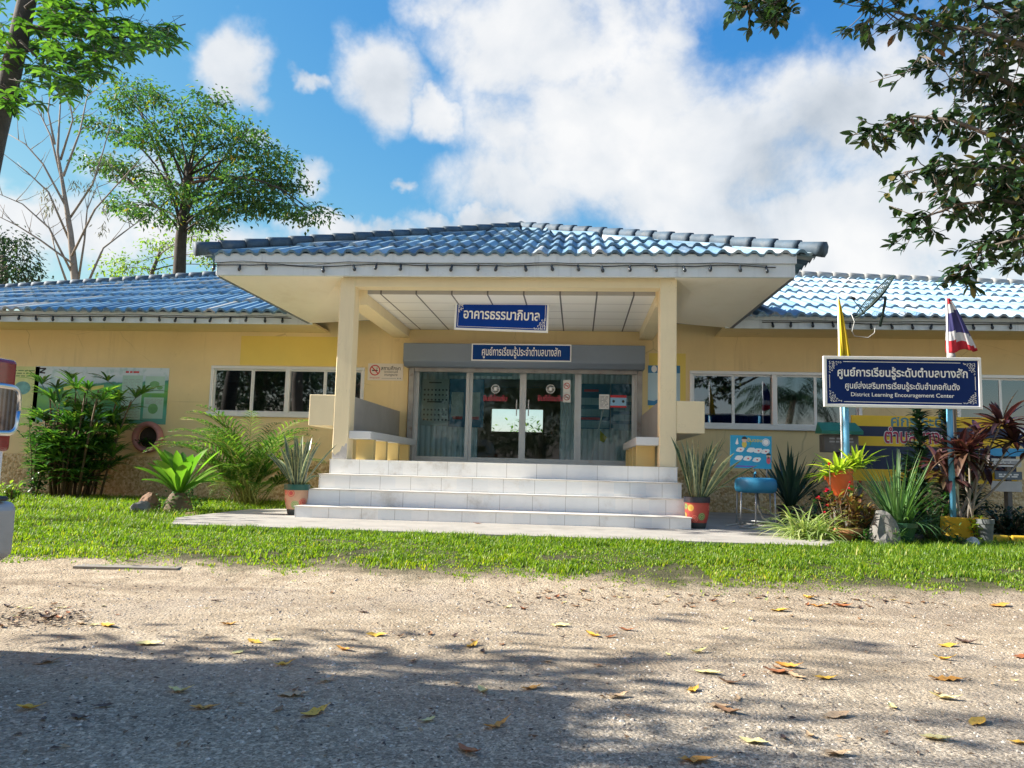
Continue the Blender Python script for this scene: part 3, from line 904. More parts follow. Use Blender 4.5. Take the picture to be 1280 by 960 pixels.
# fascia boards of the porch, two-stepped
M_FASC = weathered('weathered_white_fascia', (.66, .73, .77), (.26, .31, .35), .75)
fx0, fx1 = -5.40, 2.985
mb = MB()
mb.box(fx0, fx1, 10.90, 10.955, ZFB-.004, ZFB+.185); fo = mb.build('fascia', M_FASC, B); bevel(fo, .004, 1)
mb = MB(); mb.box(fx0-.02, fx1+.02, 10.872, 10.955, ZFB+.188, EZ+.03); mb.build('fascia', M_FASC, B)
for s, X in ((-1, fx0), (1, fx1)):
    mb = MB()
    x0, x1 = (X-.02, X+.035) if s < 0 else (X-.035, X+.02)
    mb.box(x0, x1, 10.957, 13.4, ZFB+.05, EZ+.03); mb.build('fascia', M_FASC, B)

# wing roofs
YE = 13.30
def wing(side):
    if side < 0:
        eL = at(0, 389.5, YE-.12); eR = at(383, 391.5, YE-.12); ez = (eL.z+eR.z)/2
        a = at(0, 363, 19.8); c = at(262, 347, 19.8)
        x0, x1 = XL-.6, at(392, 392, YE).x
        mat, cm = M_RLEFT, M_CAP
    else:
        eL = at(930, 397, YE-.12); eR = at(1280, 398, YE-.12); ez = (eL.z+eR.z)/2
        a = at(1280, 358, 19.8); c = at(1000, 347, 19.8)
        x0, x1 = at(905, 404, YE).x, XR+.6
        mat, cm = M_RRIGHT, M_CAPB
    dzdx = (a.z-c.z)/(a.x-c.x)
    run = 19.8-(YE-.12); rise = (a.z+c.z)/2-ez
    sl = math.atan2(rise, run); L = math.hypot(rise, run)
    mx_ = (a.x+c.x)/2
    sag = lambda x, v: (x-mx_)*dzdx*(v/L)
    ro = tiled_slope('wing_roof', mat, (0, YE-.12, ez), (1, 0, 0), (0, math.cos(sl), math.sin(sl)), L, x0, x1, 0, 0, expo=1.12, parent=B, sag=sag)
    zr = lambda x: (a.z+c.z)/2+(x-mx_)*dzdx
    xa, xb = (x0, -3.4) if side < 0 else (0.6, x1)
    caps([(xa, 19.8, zr(xa)+.06), ((xa+xb)/2, 19.8, zr((xa+xb)/2)+.06), (xb, 19.8, zr(xb)+.06)], .11, cm, ro)
    # rear slope, plain
    mb = MB(); mb.face([(x0, 19.8, zr(x0)), (x1, 19.8, zr(x1)), (x1, 26.6, ez), (x0, 26.6, ez)]); mb.build('rear_slope', mat if False else M_CAP, ro)
    # fascia and eave soffit
    zf = at(380, 405.5, YE).z if side < 0 else at(1000, 411, YE).z
    mb = MB(); f0, f1 = (x0, x1-.02) if side < 0 else (x0+.02, x1)
    mb.box(f0, f1, YE, YE+.03, zf, zf+.14); fo = mb.build('fascia', M_FASC, B)
    mb = MB(); mb.box(f0, f1, YE-.03, YE+.03, zf+.143, ez+.03); mb.build('fascia', M_FASC, B)
    mb = MB(); mb.box(f0, f1, YE+.031, YW-.002, zf+.02, zf+.05); mb.build('eave_soffit', M_WALL, B)
    return zf
zfl = wing(-1); zfr = wing(1)
rebase(B, (-1.1, 12.6, 0))

# ---- strings of festoon bulbs along the fascias
M_BLACK = paint('black_rubber', (.012, .014, .016), .5, .1)
M_BULB = paint('dark_bulb_glass', (.035, .045, .055), .15, .1)
bulb_me = None
def festoon(label, xs, y, z, amp):
    root = thing('string_lights', label, 'string lights', (xs[0], y, z), group='festoon lights along the eaves')
    fr = random.Random(int(abs(xs[0])*100))
    pts = []
    x0, x1 = xs[0]-.15, xs[-1]+.15
    n = int((x1-x0)/.06)
    for i in range(n+1):
        x = x0+(x1-x0)*i/n
        pts.append((x-xs[0], -.012, amp*noise.noise((x*.9, y, 0))+.008*noise.noise((x*4, y, 2))))
    mb = MB(); mb.tube(pts, .0075, 5); mb.build('cable', M_BLACK, root, smooth=True)
    mb = MB()                                   # a second wire that wanders
    mb.tube([(p[0], p[1]-.008, p[2]+.03+.04*noise.noise((p[0]*1.3, 8, y))) for p in pts[::3]], .004, 4); mb.build('cable', M_BLACK, root, smooth=True)
    global bulb_me
    for x in xs:
        zz = amp*noise.noise((x*.9, y, 0))
        if bulb_me is None:
            bm_ = MB(); bm_.lathe([(0, 0), (.017, -.002), (.018, -.05), (.024, -.055), (.026, -.075), (.018, -.098), (0, -.105)], sides=8)
            o = bm_.build('bulb', M_BULB, root, smooth=True); bulb_me = o.data
        else:
            o = bpy.data.objects.new('bulb', bulb_me); COL.objects.link(o); o.parent = root
        o.location = (x-xs[0]+fr.uniform(-.02, .02), -.03, zz+.006); o.rotation_euler = (fr.uniform(-.25, .1), fr.uniform(-.3, .3), 0)
festoon('string of dark festoon bulbs along the porch fascia', [at(q, 340, 10.88).x for q in [270, 300, 333, 405, 441, 472, 503, 534, 565, 598, 622, 657, 688, 722, 752, 786, 820, 852, 890, 926, 956]], 10.89, ZFB+.15, .05)
festoon('string of dark festoon bulbs along the left wing eave', [at(q, 400, YE-.02).x for q in range(2, 375, 22)], YE-.01, zfl+.10, .03)
festoon('string of dark festoon bulbs along the right wing eave', [at(q, 405, YE-.02).x for q in range(964, 1290, 25)], YE-.01, zfr+.10, .03)
# ------------------------------------------------------------------ trees
M_BARK = paint('grey_bark', (.13, .11, .09), .9, .3, 6, .6, 25, dirt=(.22, .22, .19), dirt_amt=.5, dscale=3)
M_BARKD = paint('dark_bark', (.055, .05, .042), .9, .3, 6, .5, 25)
M_BARKP = paint('pale_bark', (.25, .22, .185), .9, .2, 5, .5, 25, dirt=(.12, .10, .08), dirt_amt=.5, dscale=2)
M_LTREE = leafmat('spreading_tree_leaf', [(0, (.035, .10, .045)), (.5, (.065, .16, .06)), (.85, (.12, .23, .06)), (.96, (.18, .28, .05)), (1, (.38, .26, .04))], .45, .35)
M_LYOUNG = leafmat('young_tree_leaf', [(0, (.10, .20, .03)), (.6, (.18, .30, .045)), (1, (.30, .36, .06))], .45, .45)
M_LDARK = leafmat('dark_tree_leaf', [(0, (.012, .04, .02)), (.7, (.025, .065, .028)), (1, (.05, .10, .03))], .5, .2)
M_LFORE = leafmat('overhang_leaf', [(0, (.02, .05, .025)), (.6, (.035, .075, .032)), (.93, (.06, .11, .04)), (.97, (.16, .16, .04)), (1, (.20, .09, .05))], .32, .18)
M_LTOP = leafmat('drooping_leaf', [(0, (.03, .09, .02)), (.5, (.06, .15, .025)), (1, (.14, .27, .04))], .38, .45)

def curve_pts(a, c, n, sag, r, wob=.05):
    a = Vector(a); c = Vector(c); L = (c-a).length; out = []
    off = Vector((r.uniform(-1, 1), r.uniform(-1, 1), 0))*L*wob
    for i in range(n+1):
        t = i/n
        out.append(a.lerp(c, t) + off*math.sin(PI*t) + Vector((0, 0, sag*L*math.sin(PI*t))))
    return out

def tree(name, label, trunk_pts, trunk_r, pads, fork, leaf_mat, bark, seed, leaf_len, leaves_per_m2, flat=.45, twig=True, group=None, droop=.15, limb_r=.35, cluster=9, width=.45):
    """trunk and limbs reach every pad of foliage; pads are (centre, rx, ry, rz)"""
    r = random.Random(seed)
    base = Vector(trunk_pts[0])
    root = thing(name, label, 'tree', base, group=group)
    tm = MB(); tp = [Vector(p)-base for p in trunk_pts]
    n = len(tp); tm.tube(tp, [trunk_r*(1.25 if i == 0 else 1-.45*i/(n-1)) for i in range(n)], 10)
    lm = MB()
    for (c, rx, ry, rz) in pads:
        c = Vector(c)-base
        f = tp[min(n-1, max(1, int(n*fork)))].lerp(tp[-1], r.uniform(0, 1))
        pts = curve_pts(f, c, 6, .08, r, .10)
        L = (c-f).length
        r0 = trunk_r*limb_r*min(1, .35+L*.1)
        tm.tube(pts, [r0*(1-.8*i/6) for i in range(7)], 6)
        if twig:
            for k in range(7):
                e = c + Vector((r.gauss(0, .5)*rx, r.gauss(0, .5)*ry, r.gauss(0, .35)*rz))
                tm.tube(curve_pts(pts[r.randint(3, 5)], e, 3, .05, r, .12), [r0*.28, r0*.2, r0*.13, r0*.06], 4)
        N = int(leaves_per_m2*rx*ry*4)
        for q in range(max(1, N//cluster)):
            while True:
                u, v, w = r.uniform(-1, 1), r.uniform(-1, 1), r.uniform(-1, 1)
                if u*u+v*v+w*w <= 1: break
            k = 1+.22*noise.noise((u*2.1+c.x, v*2.1+c.y, w*2+c.z))
            P = c + Vector((u*rx*k, v*ry*k, w*rz*k))
            out = Vector((u, v, w*.3-.1)).normalized()
            for j in range(cluster):
                d = (out*.6+Vector((r.uniform(-1, 1), r.uniform(-1, 1), r.uniform(-.8, .5)-droop*2)))
                lm.leaf(P + Vector((r.gauss(0, 1), r.gauss(0, 1), r.gauss(0, .5)))*leaf_len*1.3, d, Vector((r.uniform(-.4, .4), r.uniform(-.4, .4), 1)), leaf_len*r.uniform(.6, 1.2), leaf_len*width*r.uniform(.8, 1.2))
    tm.build('trunk', bark, root, smooth=True)
    lm.build('crown', leaf_mat, root)
    return root

def pads_px(lst, Y, seed, dz=.4, dy=.6, dspread=2.5):
    """foliage masses from their place in the view, each given a distance of its own"""
    r = random.Random(seed); out = []
    for (x, y, w, h) in lst:
        yy = Y + r.uniform(-dspread, dspread)
        c = at(x, y, yy); k = yy/FPX
        rx = w*k*.5; out.append((c, rx, rx*dy+.3, h*k*.5))
    return out

# big spreading tree beyond the left wing
YT = 31
P_big = [(x_, y_, w_*.88, h_*.42) for x_, y_, w_, h_ in [(160, 125, 110, 45), (235, 150, 120, 45), (140, 160, 100, 55), (200, 175, 120, 50), (285, 180, 110, 45), (330, 195, 100, 36), (255, 205, 140, 50), (170, 215, 110, 40), (330, 225, 120, 36), (215, 240, 130, 40),
         (375, 262, 90, 24), (330, 255, 110, 30), (280, 262, 100, 36), (395, 270, 46, 16), (190, 270, 80, 36), (130, 200, 70, 50), (355, 205, 60, 24), (165, 108, 60, 22), (240, 275, 90, 30), (300, 240, 110, 30), (262, 128, 70, 26), (205, 120, 60, 22), (310, 160, 60, 22), (380, 235, 50, 16), (150, 255, 70, 26)]]
tb = at(222, 352, YT); tb.z = -.1
tree('spreading_tree', 'big spreading green tree standing behind the left roof beside the bare tree',
     [tb, at(224, 345, YT), at(226, 300, YT), at(232, 250, YT), at(236, 205, YT)], .31, pads_px(P_big, YT, 4), .45, M_LTREE, M_BARKD, 5, .25, 82, limb_r=.26, cluster=26)
YT2 = 37
tree('young_tree', 'low lime-green tree showing between the big trunk and the left roof', [Vector((at(190, 350, YT2).x, YT2, -.1)), at(190, 340, YT2), at(200, 315, YT2)], .14,
     pads_px([(170, 330, 80, 24), (205, 305, 70, 22), (265, 320, 70, 30), (150, 340, 70, 22), (250, 295, 60, 22), (285, 335, 50, 22)], YT2, 8, dspread=1.5), .4, M_LYOUNG, M_BARK, 6, .24, 40)
YT3 = 28
tree('feathery_tree', 'dark feathery tree at the left edge behind the roof', [Vector((at(5, 360, YT3).x, YT3, -.1)), at(5, 345, YT3), at(4, 320, YT3)], .2,
     pads_px([(5, 300, 60, 40), (22, 320, 56, 36), (10, 340, 80, 40), (-30, 310, 70, 60), (32, 345, 40, 30)], YT3, 9, dspread=1), .4, M_LDARK, M_BARK, 7, .20, 130, droop=.2)

# leafless tree
YT4 = 26
bt = at(95, 357, YT4); bt.z = -.1
root = thing('bare_tree', 'leafless pale tree with thin upright branches behind the left roof', 'tree', bt)
mb = MB(); r = random.Random(21)
J = lambda x, y, d=0: at(x, y, YT4+d)-bt
mb.tube([Vector((0, 0, 0)), J(94, 352), J(88, 290), J(80, 240), J(72, 190), J(76, 120)], [.16, .14, .10, .07, .045, .02], 8)
BR = [[(88, 300), (60, 240), (35, 215), (0, 190)], [(84, 260), (55, 205), (30, 180), (5, 165)], [(80, 240), (62, 170), (48, 140), (40, 120)], [(90, 320), (120, 262), (150, 225), (178, 195)],
      [(86, 275), (115, 230), (130, 190), (140, 150)], [(78, 220), (98, 165), (106, 130), (112, 112)], [(92, 345), (60, 285), (30, 255), (-5, 240)], [(70, 180), (60, 140), (64, 110)],
      [(112, 352), (130, 310), (160, 285), (185, 268)], [(90, 330), (50, 300), (20, 282), (-8, 268)], [(96, 352), (106, 300), (108, 262), (125, 228)], [(82, 352), (70, 312), (62, 285)], [(76, 200), (90, 150), (84, 112)]]
for i, b_ in enumerate(BR):
    pts = [J(x+r.uniform(-2, 2), y, r.uniform(-.3, .3)+(i % 3-1)*.4*k) for k, (x, y) in enumerate(b_)]
    m_ = len(pts); mb.tube(pts, [.043*(1-.75*k/(m_-1)) for k in range(m_)], 6)
    for q in range(5):
        k = r.randint(1, m_-2) if m_ > 2 else 0
        s = pts[k].lerp(pts[k+1], r.random()); e = s + Vector((r.uniform(-.9, .9), r.uniform(-.4, .4), r.uniform(.3, 1.2)))
        mb.tube([s, s.lerp(e, .5)+Vector((0, 0, -.06)), e], [.015, .010, .005], 4)
mb.build('trunk', M_BARKP, root, smooth=True)
mb = MB()
for (x, y) in ((56, 238), (58, 262), (66, 255), (120, 205), (134, 260), (128, 285), (92, 230), (110, 232)):
    for q in range(26):
        mb.leaf(J(x+r.gauss(0, 4), y+r.gauss(0, 5), 0), Vector((r.gauss(0, .5), r.gauss(0, .5), -1)), Vector((r.random(), 1, 0)), .22, .05)
mb.build('dry_pods', leafmat('dry_pod', [(0, (.20, .20, .12)), (1, (.32, .32, .2))], .6, .2), root)

# tree at the left edge: leaning trunk and drooping five-fingered leaves
YN = 10.0
tb = at(-95, 660, YN); tb.z = gz(tb.x, YN)-.05
root = thing('leaning_tree', 'dark leaning trunk with drooping bright leaves in the top left corner', 'tree', tb)
mb = MB(); lm = MB(); r = random.Random(31)
tp = [at(-95, 660, YN), at(-60, 430, YN), at(-6, 170, YN), at(14, 90, YN), at(34, 0, YN), at(60, -140, YN), at(80, -260, YN)]
tp[0].z = tb.z
mb.tube([p-tb for p in tp], [.20, .165, .145, .135, .12, .10, .07], 12)
M_BARKN = M_BARKD
limbs = [([(28, 30), (80, 42), (140, 48), (190, 42), (232, 30)], .035), ([(20, 70), (40, 62), (60, 58)], .025), ([(32, 10), (70, -20), (130, -30)], .03), ([(10, 110), (0, 100), (-30, 90)], .02), ([(8, 118), (14, 128), (22, 140)], .015),
         ([(36, -10), (90, 15), (125, 14), (150, 5)], .025), ([(60, -140), (110, -90), (160, -60)], .03), ([(24, 50), (60, 85), (90, 98), (105, 104)], .02)]
def fan5(P, size, r, mbx, n=6):
    a0 = r.uniform(0, 6.28)
    for k in range(n):
        a = a0+2*PI*k/n
        mbx.blade(P, a, r.uniform(-.2, .25), size*r.uniform(.75, 1.1), size*.32, r.uniform(.6, 1.2), n=3, fold=.2, prof=lambda t: (math.sin(PI*(.06+.94*t))**.8) if t < 1 else 0.03)
for pts, rad in limbs:
    q = [at(x, y, YN+(i-1)*.22)-tb for i, (x, y) in enumerate(pts)]
    mb.tube(q, [rad*(1-.75*i/(len(q)-1)) for i in range(len(q))], 6)
CL = [(60, 22, 40, 30, 30), (105, 20, 36, 26, 30), (140, 40, 36, 24, 30), (180, 48, 34, 20, 24), (215, 42, 30, 14, 14), (95, 62, 44, 26, 34), (60, 90, 40, 26, 26), (30, 120, 28, 22, 14), (110, 88, 34, 22, 20), (85, 110, 30, 20, 12), (10, 60, 26, 40, 18), (-20, 60, 40, 60, 26), (70, -15, 60, 24, 34), (140, -8, 50, 18, 24), (12, 130, 16, 18, 10), (55, 55, 30, 26, 18), (150, 62, 26, 14, 10)]
for (x, y, w, h, nn) in CL:
    for k in range(int(nn*1.05)):
        P = at(x+r.gauss(0, .5)*w, y+r.gauss(0, .5)*h, YN+r.gauss(0, .45))-tb
        fan5(P, r.uniform(.14, .23), r, lm, r.choice((5, 6, 7)))
        mb.tube([P, P+Vector((r.uniform(-.1, .1), r.uniform(-.1, .1), .09)), P+Vector((r.uniform(-.2, .2), 0, .16))], .004, 3)
mb.build('trunk', M_BARKD, root, smooth=True); lm.build('crown', M_LTOP, root)

# tree that reaches in from the right: its trunk stands outside the view
YF = 7.6
tb = Vector((9.2, YF+.4, gz(9.2, YF)-.05))
root = thing('overhanging_tree', 'tree with broad dark leaves whose branches hang in at the top right', 'tree', tb)
mb = MB(); lm = MB(); r = random.Random(41)
top = Vector((8.7, YF+.2, 6.2))
mb.tube([Vector((0, 0, 0)), Vector((-.1, 0, 2)), Vector((-.3, 0, 4)), top-tb, top-tb+Vector((-.3, 0, 2))], [.3, .24, .2, .17, .12], 12)
def twigs(pts, rad, leaves, spread, Yd):
    q = [at(x, y, Yd+(i*.12))-tb for i, (x, y) in enumerate(pts)]
    mb.tube(q, [rad*(1-.8*i/(len(q)-1)) for i in range(len(q))], 6)
    n = len(q)-1
    for k in range(int(leaves*1.05)):
        i = r.randint(0, n-1); t = r.random(); c = q[i].lerp(q[i+1], t)
        e = c + Vector((r.gauss(0, spread), r.gauss(0, spread*.9), r.gauss(-.06, spread*.8)))
        mid = c.lerp(e, .5)+Vector((0, 0, -.02))
        mb.tube([c, mid, e], [.006, .0045, .003], 4)
        dd = (e-c).normalized() if (e-c).length > 1e-3 else Vector((1, 0, 0))
        for j in range(r.randint(4, 8)):
            a = r.uniform(0, 6.28)
            P = c.lerp(e, .55+.45*r.random())
            dire = math.atan2(dd.y, dd.x)+r.gauss(0, 1.0)
            lm.blade(P, dire, r.uniform(-.9, .45), r.uniform(.09, .15), r.uniform(.040, .062), r.uniform(.2, .7), n=4, fold=.22, twist=r.uniform(-.6, .6), prof=lambda t: (math.sin(PI*(.03+.95*t))**.75) if t < 1 else .02)
S = (.03, 70, .20)
BRS = [([(1290, 60), (1230, 40), (1170, 30), (1110, 12), (1085, 8)], .03, 75, .19, 7.4), ([(1290, 30), (1240, 10), (1190, -12), (1140, -20)], .03, 60, .2, 7.6), ([(1300, 120), (1240, 95), (1190, 80), (1150, 70)], .03, 55, .17, 7.8),
       ([(1300, 190), (1240, 170), (1190, 150), (1140, 145), (1100, 158), (1085, 165)], .025, 66, .12, 7.2), ([(1300, 215), (1240, 205), (1185, 205), (1130, 215)], .02, 62, .13, 7.0), ([(1300, 150), (1255, 130), (1215, 110), (1195, 90)], .02, 50, .16, 8.0),
       ([(1300, 260), (1250, 250), (1200, 255), (1160, 270), (1135, 278)], .02, 52, .12, 7.1), ([(1300, 235), (1270, 235), (1225, 230), (1180, 232)], .02, 52, .14, 7.6), ([(1310, 290), (1265, 300), (1230, 310), (1200, 340), (1198, 350)], .015, 26, .07, 7.0),
       ([(1310, 255), (1275, 290), (1240, 300), (1210, 305)], .014, 24, .09, 7.3), ([(1320, 280), (1290, 310), (1272, 325)], .014, 12, .09, 7.2), ([(1060, -120), (1000, -60), (955, -15), (930, 12)], .02, 60, .11, 7.6), ([(1000, -60), (982, -20), (970, 18)], .012, 40, .09, 7.6),
       ([(1320, 60), (1290, 90), (1270, 130), (1262, 170)], .02, 46, .16, 7.9), ([(1300, 0), (1260, 20), (1240, 50), (1228, 80)], .02, 46, .18, 8.1)]
for pts, rad, nl, sp, Yd in BRS:
    twigs(pts, rad, nl, sp, Yd)
    s = at(pts[0][0], pts[0][1], Yd)-tb
    mb.tube(curve_pts(top-tb+Vector((-.2, 0, r.uniform(-2.4, 1.2))), s, 4, .05, r), [.07, .06, .05, .04, rad], 6)
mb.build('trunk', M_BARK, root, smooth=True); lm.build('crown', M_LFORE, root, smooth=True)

# trees on the near side of the road: out of view, but the windows mirror them and they shade the road
def offtree(label, x, y, h, rad, seed, n=14, leaf=.22, dens=30, low=.62, name='shade_tree', mat=None, tr=.25):
    r = random.Random(seed); pads = []
    for i in range(n):
        a = r.uniform(0, 6.28); q = rad*math.sqrt(r.random())
        pads.append((Vector((x+q*math.cos(a), y+q*math.sin(a), h*r.uniform(low, 1.02))), rad*r.uniform(.28, .42), rad*r.uniform(.28, .42), rad*.2))
    b_ = Vector((x, y, gz(x, y)-.05))
    return tree(name, label, [b_, b_+Vector((.1, 0, h*.25)), b_+Vector((.0, .1, h*.5)), b_+Vector((.15, 0, h*.7))], tr, pads, .5, mat or M_LDARK, M_BARK, seed, leaf, dens, group=None, twig=False)
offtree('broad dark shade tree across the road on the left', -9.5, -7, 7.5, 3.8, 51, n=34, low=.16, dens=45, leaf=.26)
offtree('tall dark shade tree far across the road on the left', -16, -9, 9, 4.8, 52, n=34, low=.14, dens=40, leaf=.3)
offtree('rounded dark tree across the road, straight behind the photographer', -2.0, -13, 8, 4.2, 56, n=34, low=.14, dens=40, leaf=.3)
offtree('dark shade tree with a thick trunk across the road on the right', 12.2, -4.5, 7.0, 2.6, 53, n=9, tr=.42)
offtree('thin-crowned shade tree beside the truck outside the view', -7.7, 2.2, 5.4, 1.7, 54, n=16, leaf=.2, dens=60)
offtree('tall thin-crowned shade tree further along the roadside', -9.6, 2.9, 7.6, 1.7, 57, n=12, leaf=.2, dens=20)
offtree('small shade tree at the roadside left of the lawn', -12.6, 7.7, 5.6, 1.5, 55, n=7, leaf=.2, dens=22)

def coconut(x, y, h, label, seed):
    r = random.Random(seed); b_ = Vector((x, y, gz(x, y)-.05)); root = thing('coconut_palm', label, 'palm tree', b_)
    mb = MB(); tp = [Vector((.5*t*t, .1*t, h*t)) for t in (0, .2, .4, .6, .8, 1)]
    mb.tube(tp, [.22, .16, .14, .13, .12, .12], 10); mb.build('trunk', M_BARKP, root, smooth=True)
    lm = MB()
    for k in range(20):
        a = 2*PI*k/20+r.uniform(-.15, .15); e = r.uniform(-.2, 1.1); P = tp[-1].copy(); L = r.uniform(2.4, 3.1)
        for i in range(26):
            t = i/26; ee = e-1.5*t*t-.3*t
            d = Vector((math.cos(a)*math.cos(ee), math.sin(a)*math.cos(ee), math.sin(ee))); s = Vector((-math.sin(a), math.cos(a), 0))
            for sg in (-1, 1):
                lm.leaf(P, s*sg*.8+d*.5+Vector((0, 0, -.5-.4*r.random())), Vector((0, 0, 1)), .75*math.sin(PI*(.12+.85*t))**.7, .05)
            P = P + d*(L/26)
    lm.build('crown', M_LDARK, root)
coconut(8.2, -3.5, 4.2, 'coconut palm across the road, mirrored in the right windows', 61)
coconut(-5.2, -5.5, 5.6, 'coconut palm across the road on the left, mirrored in the left windows', 62)

# ------------------------------------------------------------------ garden plants
M_LFAN = leafmat('fan_palm_leaf', [(0, (.03, .10, .025)), (.5, (.07, .19, .04)), (.85, (.14, .30, .05)), (1, (.28, .40, .07))], .33, .3)
M_LFERN = leafmat('nest_fern_leaf', [(0, (.06, .17, .018)), (.6, (.11, .25, .028)), (1, (.20, .35, .05))], .33, .45)
M_LARECA = leafmat('areca_leaf', [(0, (.04, .11, .025)), (.6, (.08, .19, .035)), (1, (.26, .36, .07))], .35, .38)
M_LVINE = leafmat('ground_vine_leaf', [(0, (.02, .07, .02)), (.6, (.04, .12, .03)), (1, (.09, .20, .04))], .4, .3)
M_STEM = paint('green_stem', (.10, .12, .05), .7, .3, 5)
M_STEMB = paint('brown_stem', (.13, .09, .05), .85, .3, 6)
M_ROCK = paint('grey_rock', (.17, .165, .15), .9, .3, 9, .7, 22, dirt=(.09, .09, .085), dirt_amt=.8, dscale=4)
M_ROCKW = paint('pale_rock', (.50, .49, .46), .9, .25, 9, .6, 22, dirt=(.14, .14, .12), dirt_amt=.8, dscale=5)
M_ROCKB = paint('brown_rock', (.22, .13, .08), .9, .35, 8, .7, 20, dirt=(.10, .08, .05), dirt_amt=.7, dscale=4)

def lance(t): return (math.sin(PI*(.05+.93*t))**.7) if t < 1 else .02
def strap(t): return min(1, .55+1.6*t)*(1 if t < .7 else max(.02, 1-((t-.7)/.3)**2))

# lady palm
b_ = Vector((at(84, 620, 13.3).x, 13.3, gz(0, 13.3)))
root = thing('lady_palm', 'bushy lady palm with dark fan leaves in front of the wall banner', 'palm', b_)
r = random.Random(71); sm = MB(); lm = MB()
for i in range(30):
    x, y = max(-.5, min(.5, r.gauss(0, .22))), r.gauss(0, .2); h = r.uniform(.6, 2.05)
    lean = Vector((x*.8+r.gauss(0, .06), y*.6, 0))
    pts = [Vector((x, y, 0)), Vector((x, y, h*.5))+lean*.4, Vector((x, y, h))+lean]
    sm.tube(pts, [.022, .019, .012], 6)
    for k in range(r.randint(8, 11)):
        t = r.uniform(.22, 1.0); P = pts[0].lerp(pts[1], t*2) if t < .5 else pts[1].lerp(pts[2], t*2-1)
        a = r.uniform(0, 6.28); e = r.uniform(.2, 1.25); L = r.uniform(.18, .34)
        q = P + Vector((math.cos(a)*math.cos(e), math.sin(a)*math.cos(e), math.sin(e)))*L
        sm.tube([P, P.lerp(q, .5)+Vector((0, 0, .03)), q], .005, 4)
        m_ = r.randint(8, 11); sz = r.uniform(.34, .50)
        for j in range(m_):
            aa = a + (j/(m_-1)-.5)*3.6
            lm.blade(q, aa, e*.75+r.uniform(-.15, .15), sz*(1-.25*abs(j/(m_-1)-.5)*2)*r.uniform(.85, 1.1), .046, r.uniform(.35, 1.0), n=4, fold=.35, prof=lambda t: min(1, .35+2.2*t)*(1 if t < .75 else max(.05, 1-(t-.75)/.25)))
sm.build('stems', M_STEMB, root, smooth=True); lm.build('foliage', M_LFAN, root)
HEDGE = True

# broad-leaved shrub left of the lady palm
def shrub(name, label, b_, rx, ry, h, mat, seed, n, L, W, cat='shrub', stems=8, low=.15, stemmat=None, droop=.4):
    r = random.Random(seed); root = thing(name, label, cat, b_); sm = MB(); lm = MB(); tips = []
    for i in range(stems):
        a = r.uniform(0, 6.28); q = math.sqrt(r.random())
        e = Vector((math.cos(a)*q*rx*.8, math.sin(a)*q*ry*.8, h*r.uniform(.55, .95)))
        pts = [Vector((e.x*.12, e.y*.12, 0)), Vector((e.x*.5, e.y*.5, e.z*.55)), e]; tips.append(pts)
        sm.tube(pts, [.012, .009, .004], 5)
    for i in range(n):
        pts = r.choice(tips); t = r.uniform(low, 1)
        P = (pts[0].lerp(pts[1], t*2) if t < .5 else pts[1].lerp(pts[2], t*2-1)) + Vector((r.gauss(0, rx*.16), r.gauss(0, ry*.16), r.gauss(0, h*.06)))
        if P.z < .01: P.z = .02
        lm.blade(P, r.uniform(0, 6.28), r.uniform(-.2, 1.0), L*r.uniform(.6, 1.15), W*r.uniform(.8, 1.2), r.uniform(.2, 1)*droop*2, n=3, fold=.2, prof=lance)
    sm.build('stems', stemmat or M_STEMB, root, smooth=True); lm.build('foliage', mat, root)
    return root
shrub('leafy_shrub', 'small leafy shrub between the truck and the lady palm', Vector((at(42, 620, 12.9).x, 12.9, gz(0, 12.9))), .45, .4, 1.7, M_LVINE, 72, 520, .13, .055, low=.05)
shrub('low_shrub', 'low bright green shrub just right of the truck bumper', Vector((at(14, 620, 11.6).x, 11.6, gz(0, 11.6))), .35, .3, .35, M_LYOUNG, 73, 160, .10, .045, low=.1)

# bird's nest fern on a mound of rocks and vine
b_ = Vector((at(222, 640, 10.6).x, 10.6, gz(0, 10.6)))
root = thing('nest_fern', "bright lime bird's nest fern growing over vines and rocks", 'fern', b_)
r = random.Random(74); lm = MB(); vm = MB(); hm = MB()
for i in range(26):
    a = 2*PI*i/26*2.0+r.uniform(-.2, .2); inner = i > 12
    lm.blade(Vector((math.cos(a)*.05, math.sin(a)*.05, .26)), a, r.uniform(1.05, 1.4) if inner else r.uniform(.45, .95), r.uniform(.62, .85), r.uniform(.13, .19), r.uniform(.35, .8), n=7, fold=.3, prof=lambda t: min(1, .3+1.7*t)*(1 if t < .72 else max(.03, 1-((t-.72)/.28)**1.8)))
hm.lathe([(0, .28), (.10, .27), (.17, .15), (.22, -.02)], sides=12)
for i in range(300):
    a = r.uniform(0, 6.28); q = .36*math.sqrt(r.random())
    vm.blade(Vector((.06+math.cos(a)*q*1.15, math.sin(a)*q, max(.03, .30-q*.6+r.gauss(0, .05)))), r.uniform(0, 6.28), r.uniform(-.3, .9), r.uniform(.05, .09), .035, .7, n=2, prof=lance)
hm.build('root_ball', M_STEMB, root, smooth=True); lm.build('fronds', M_LFERN, root, smooth=True); vm.build('vine', M_LVINE, root)

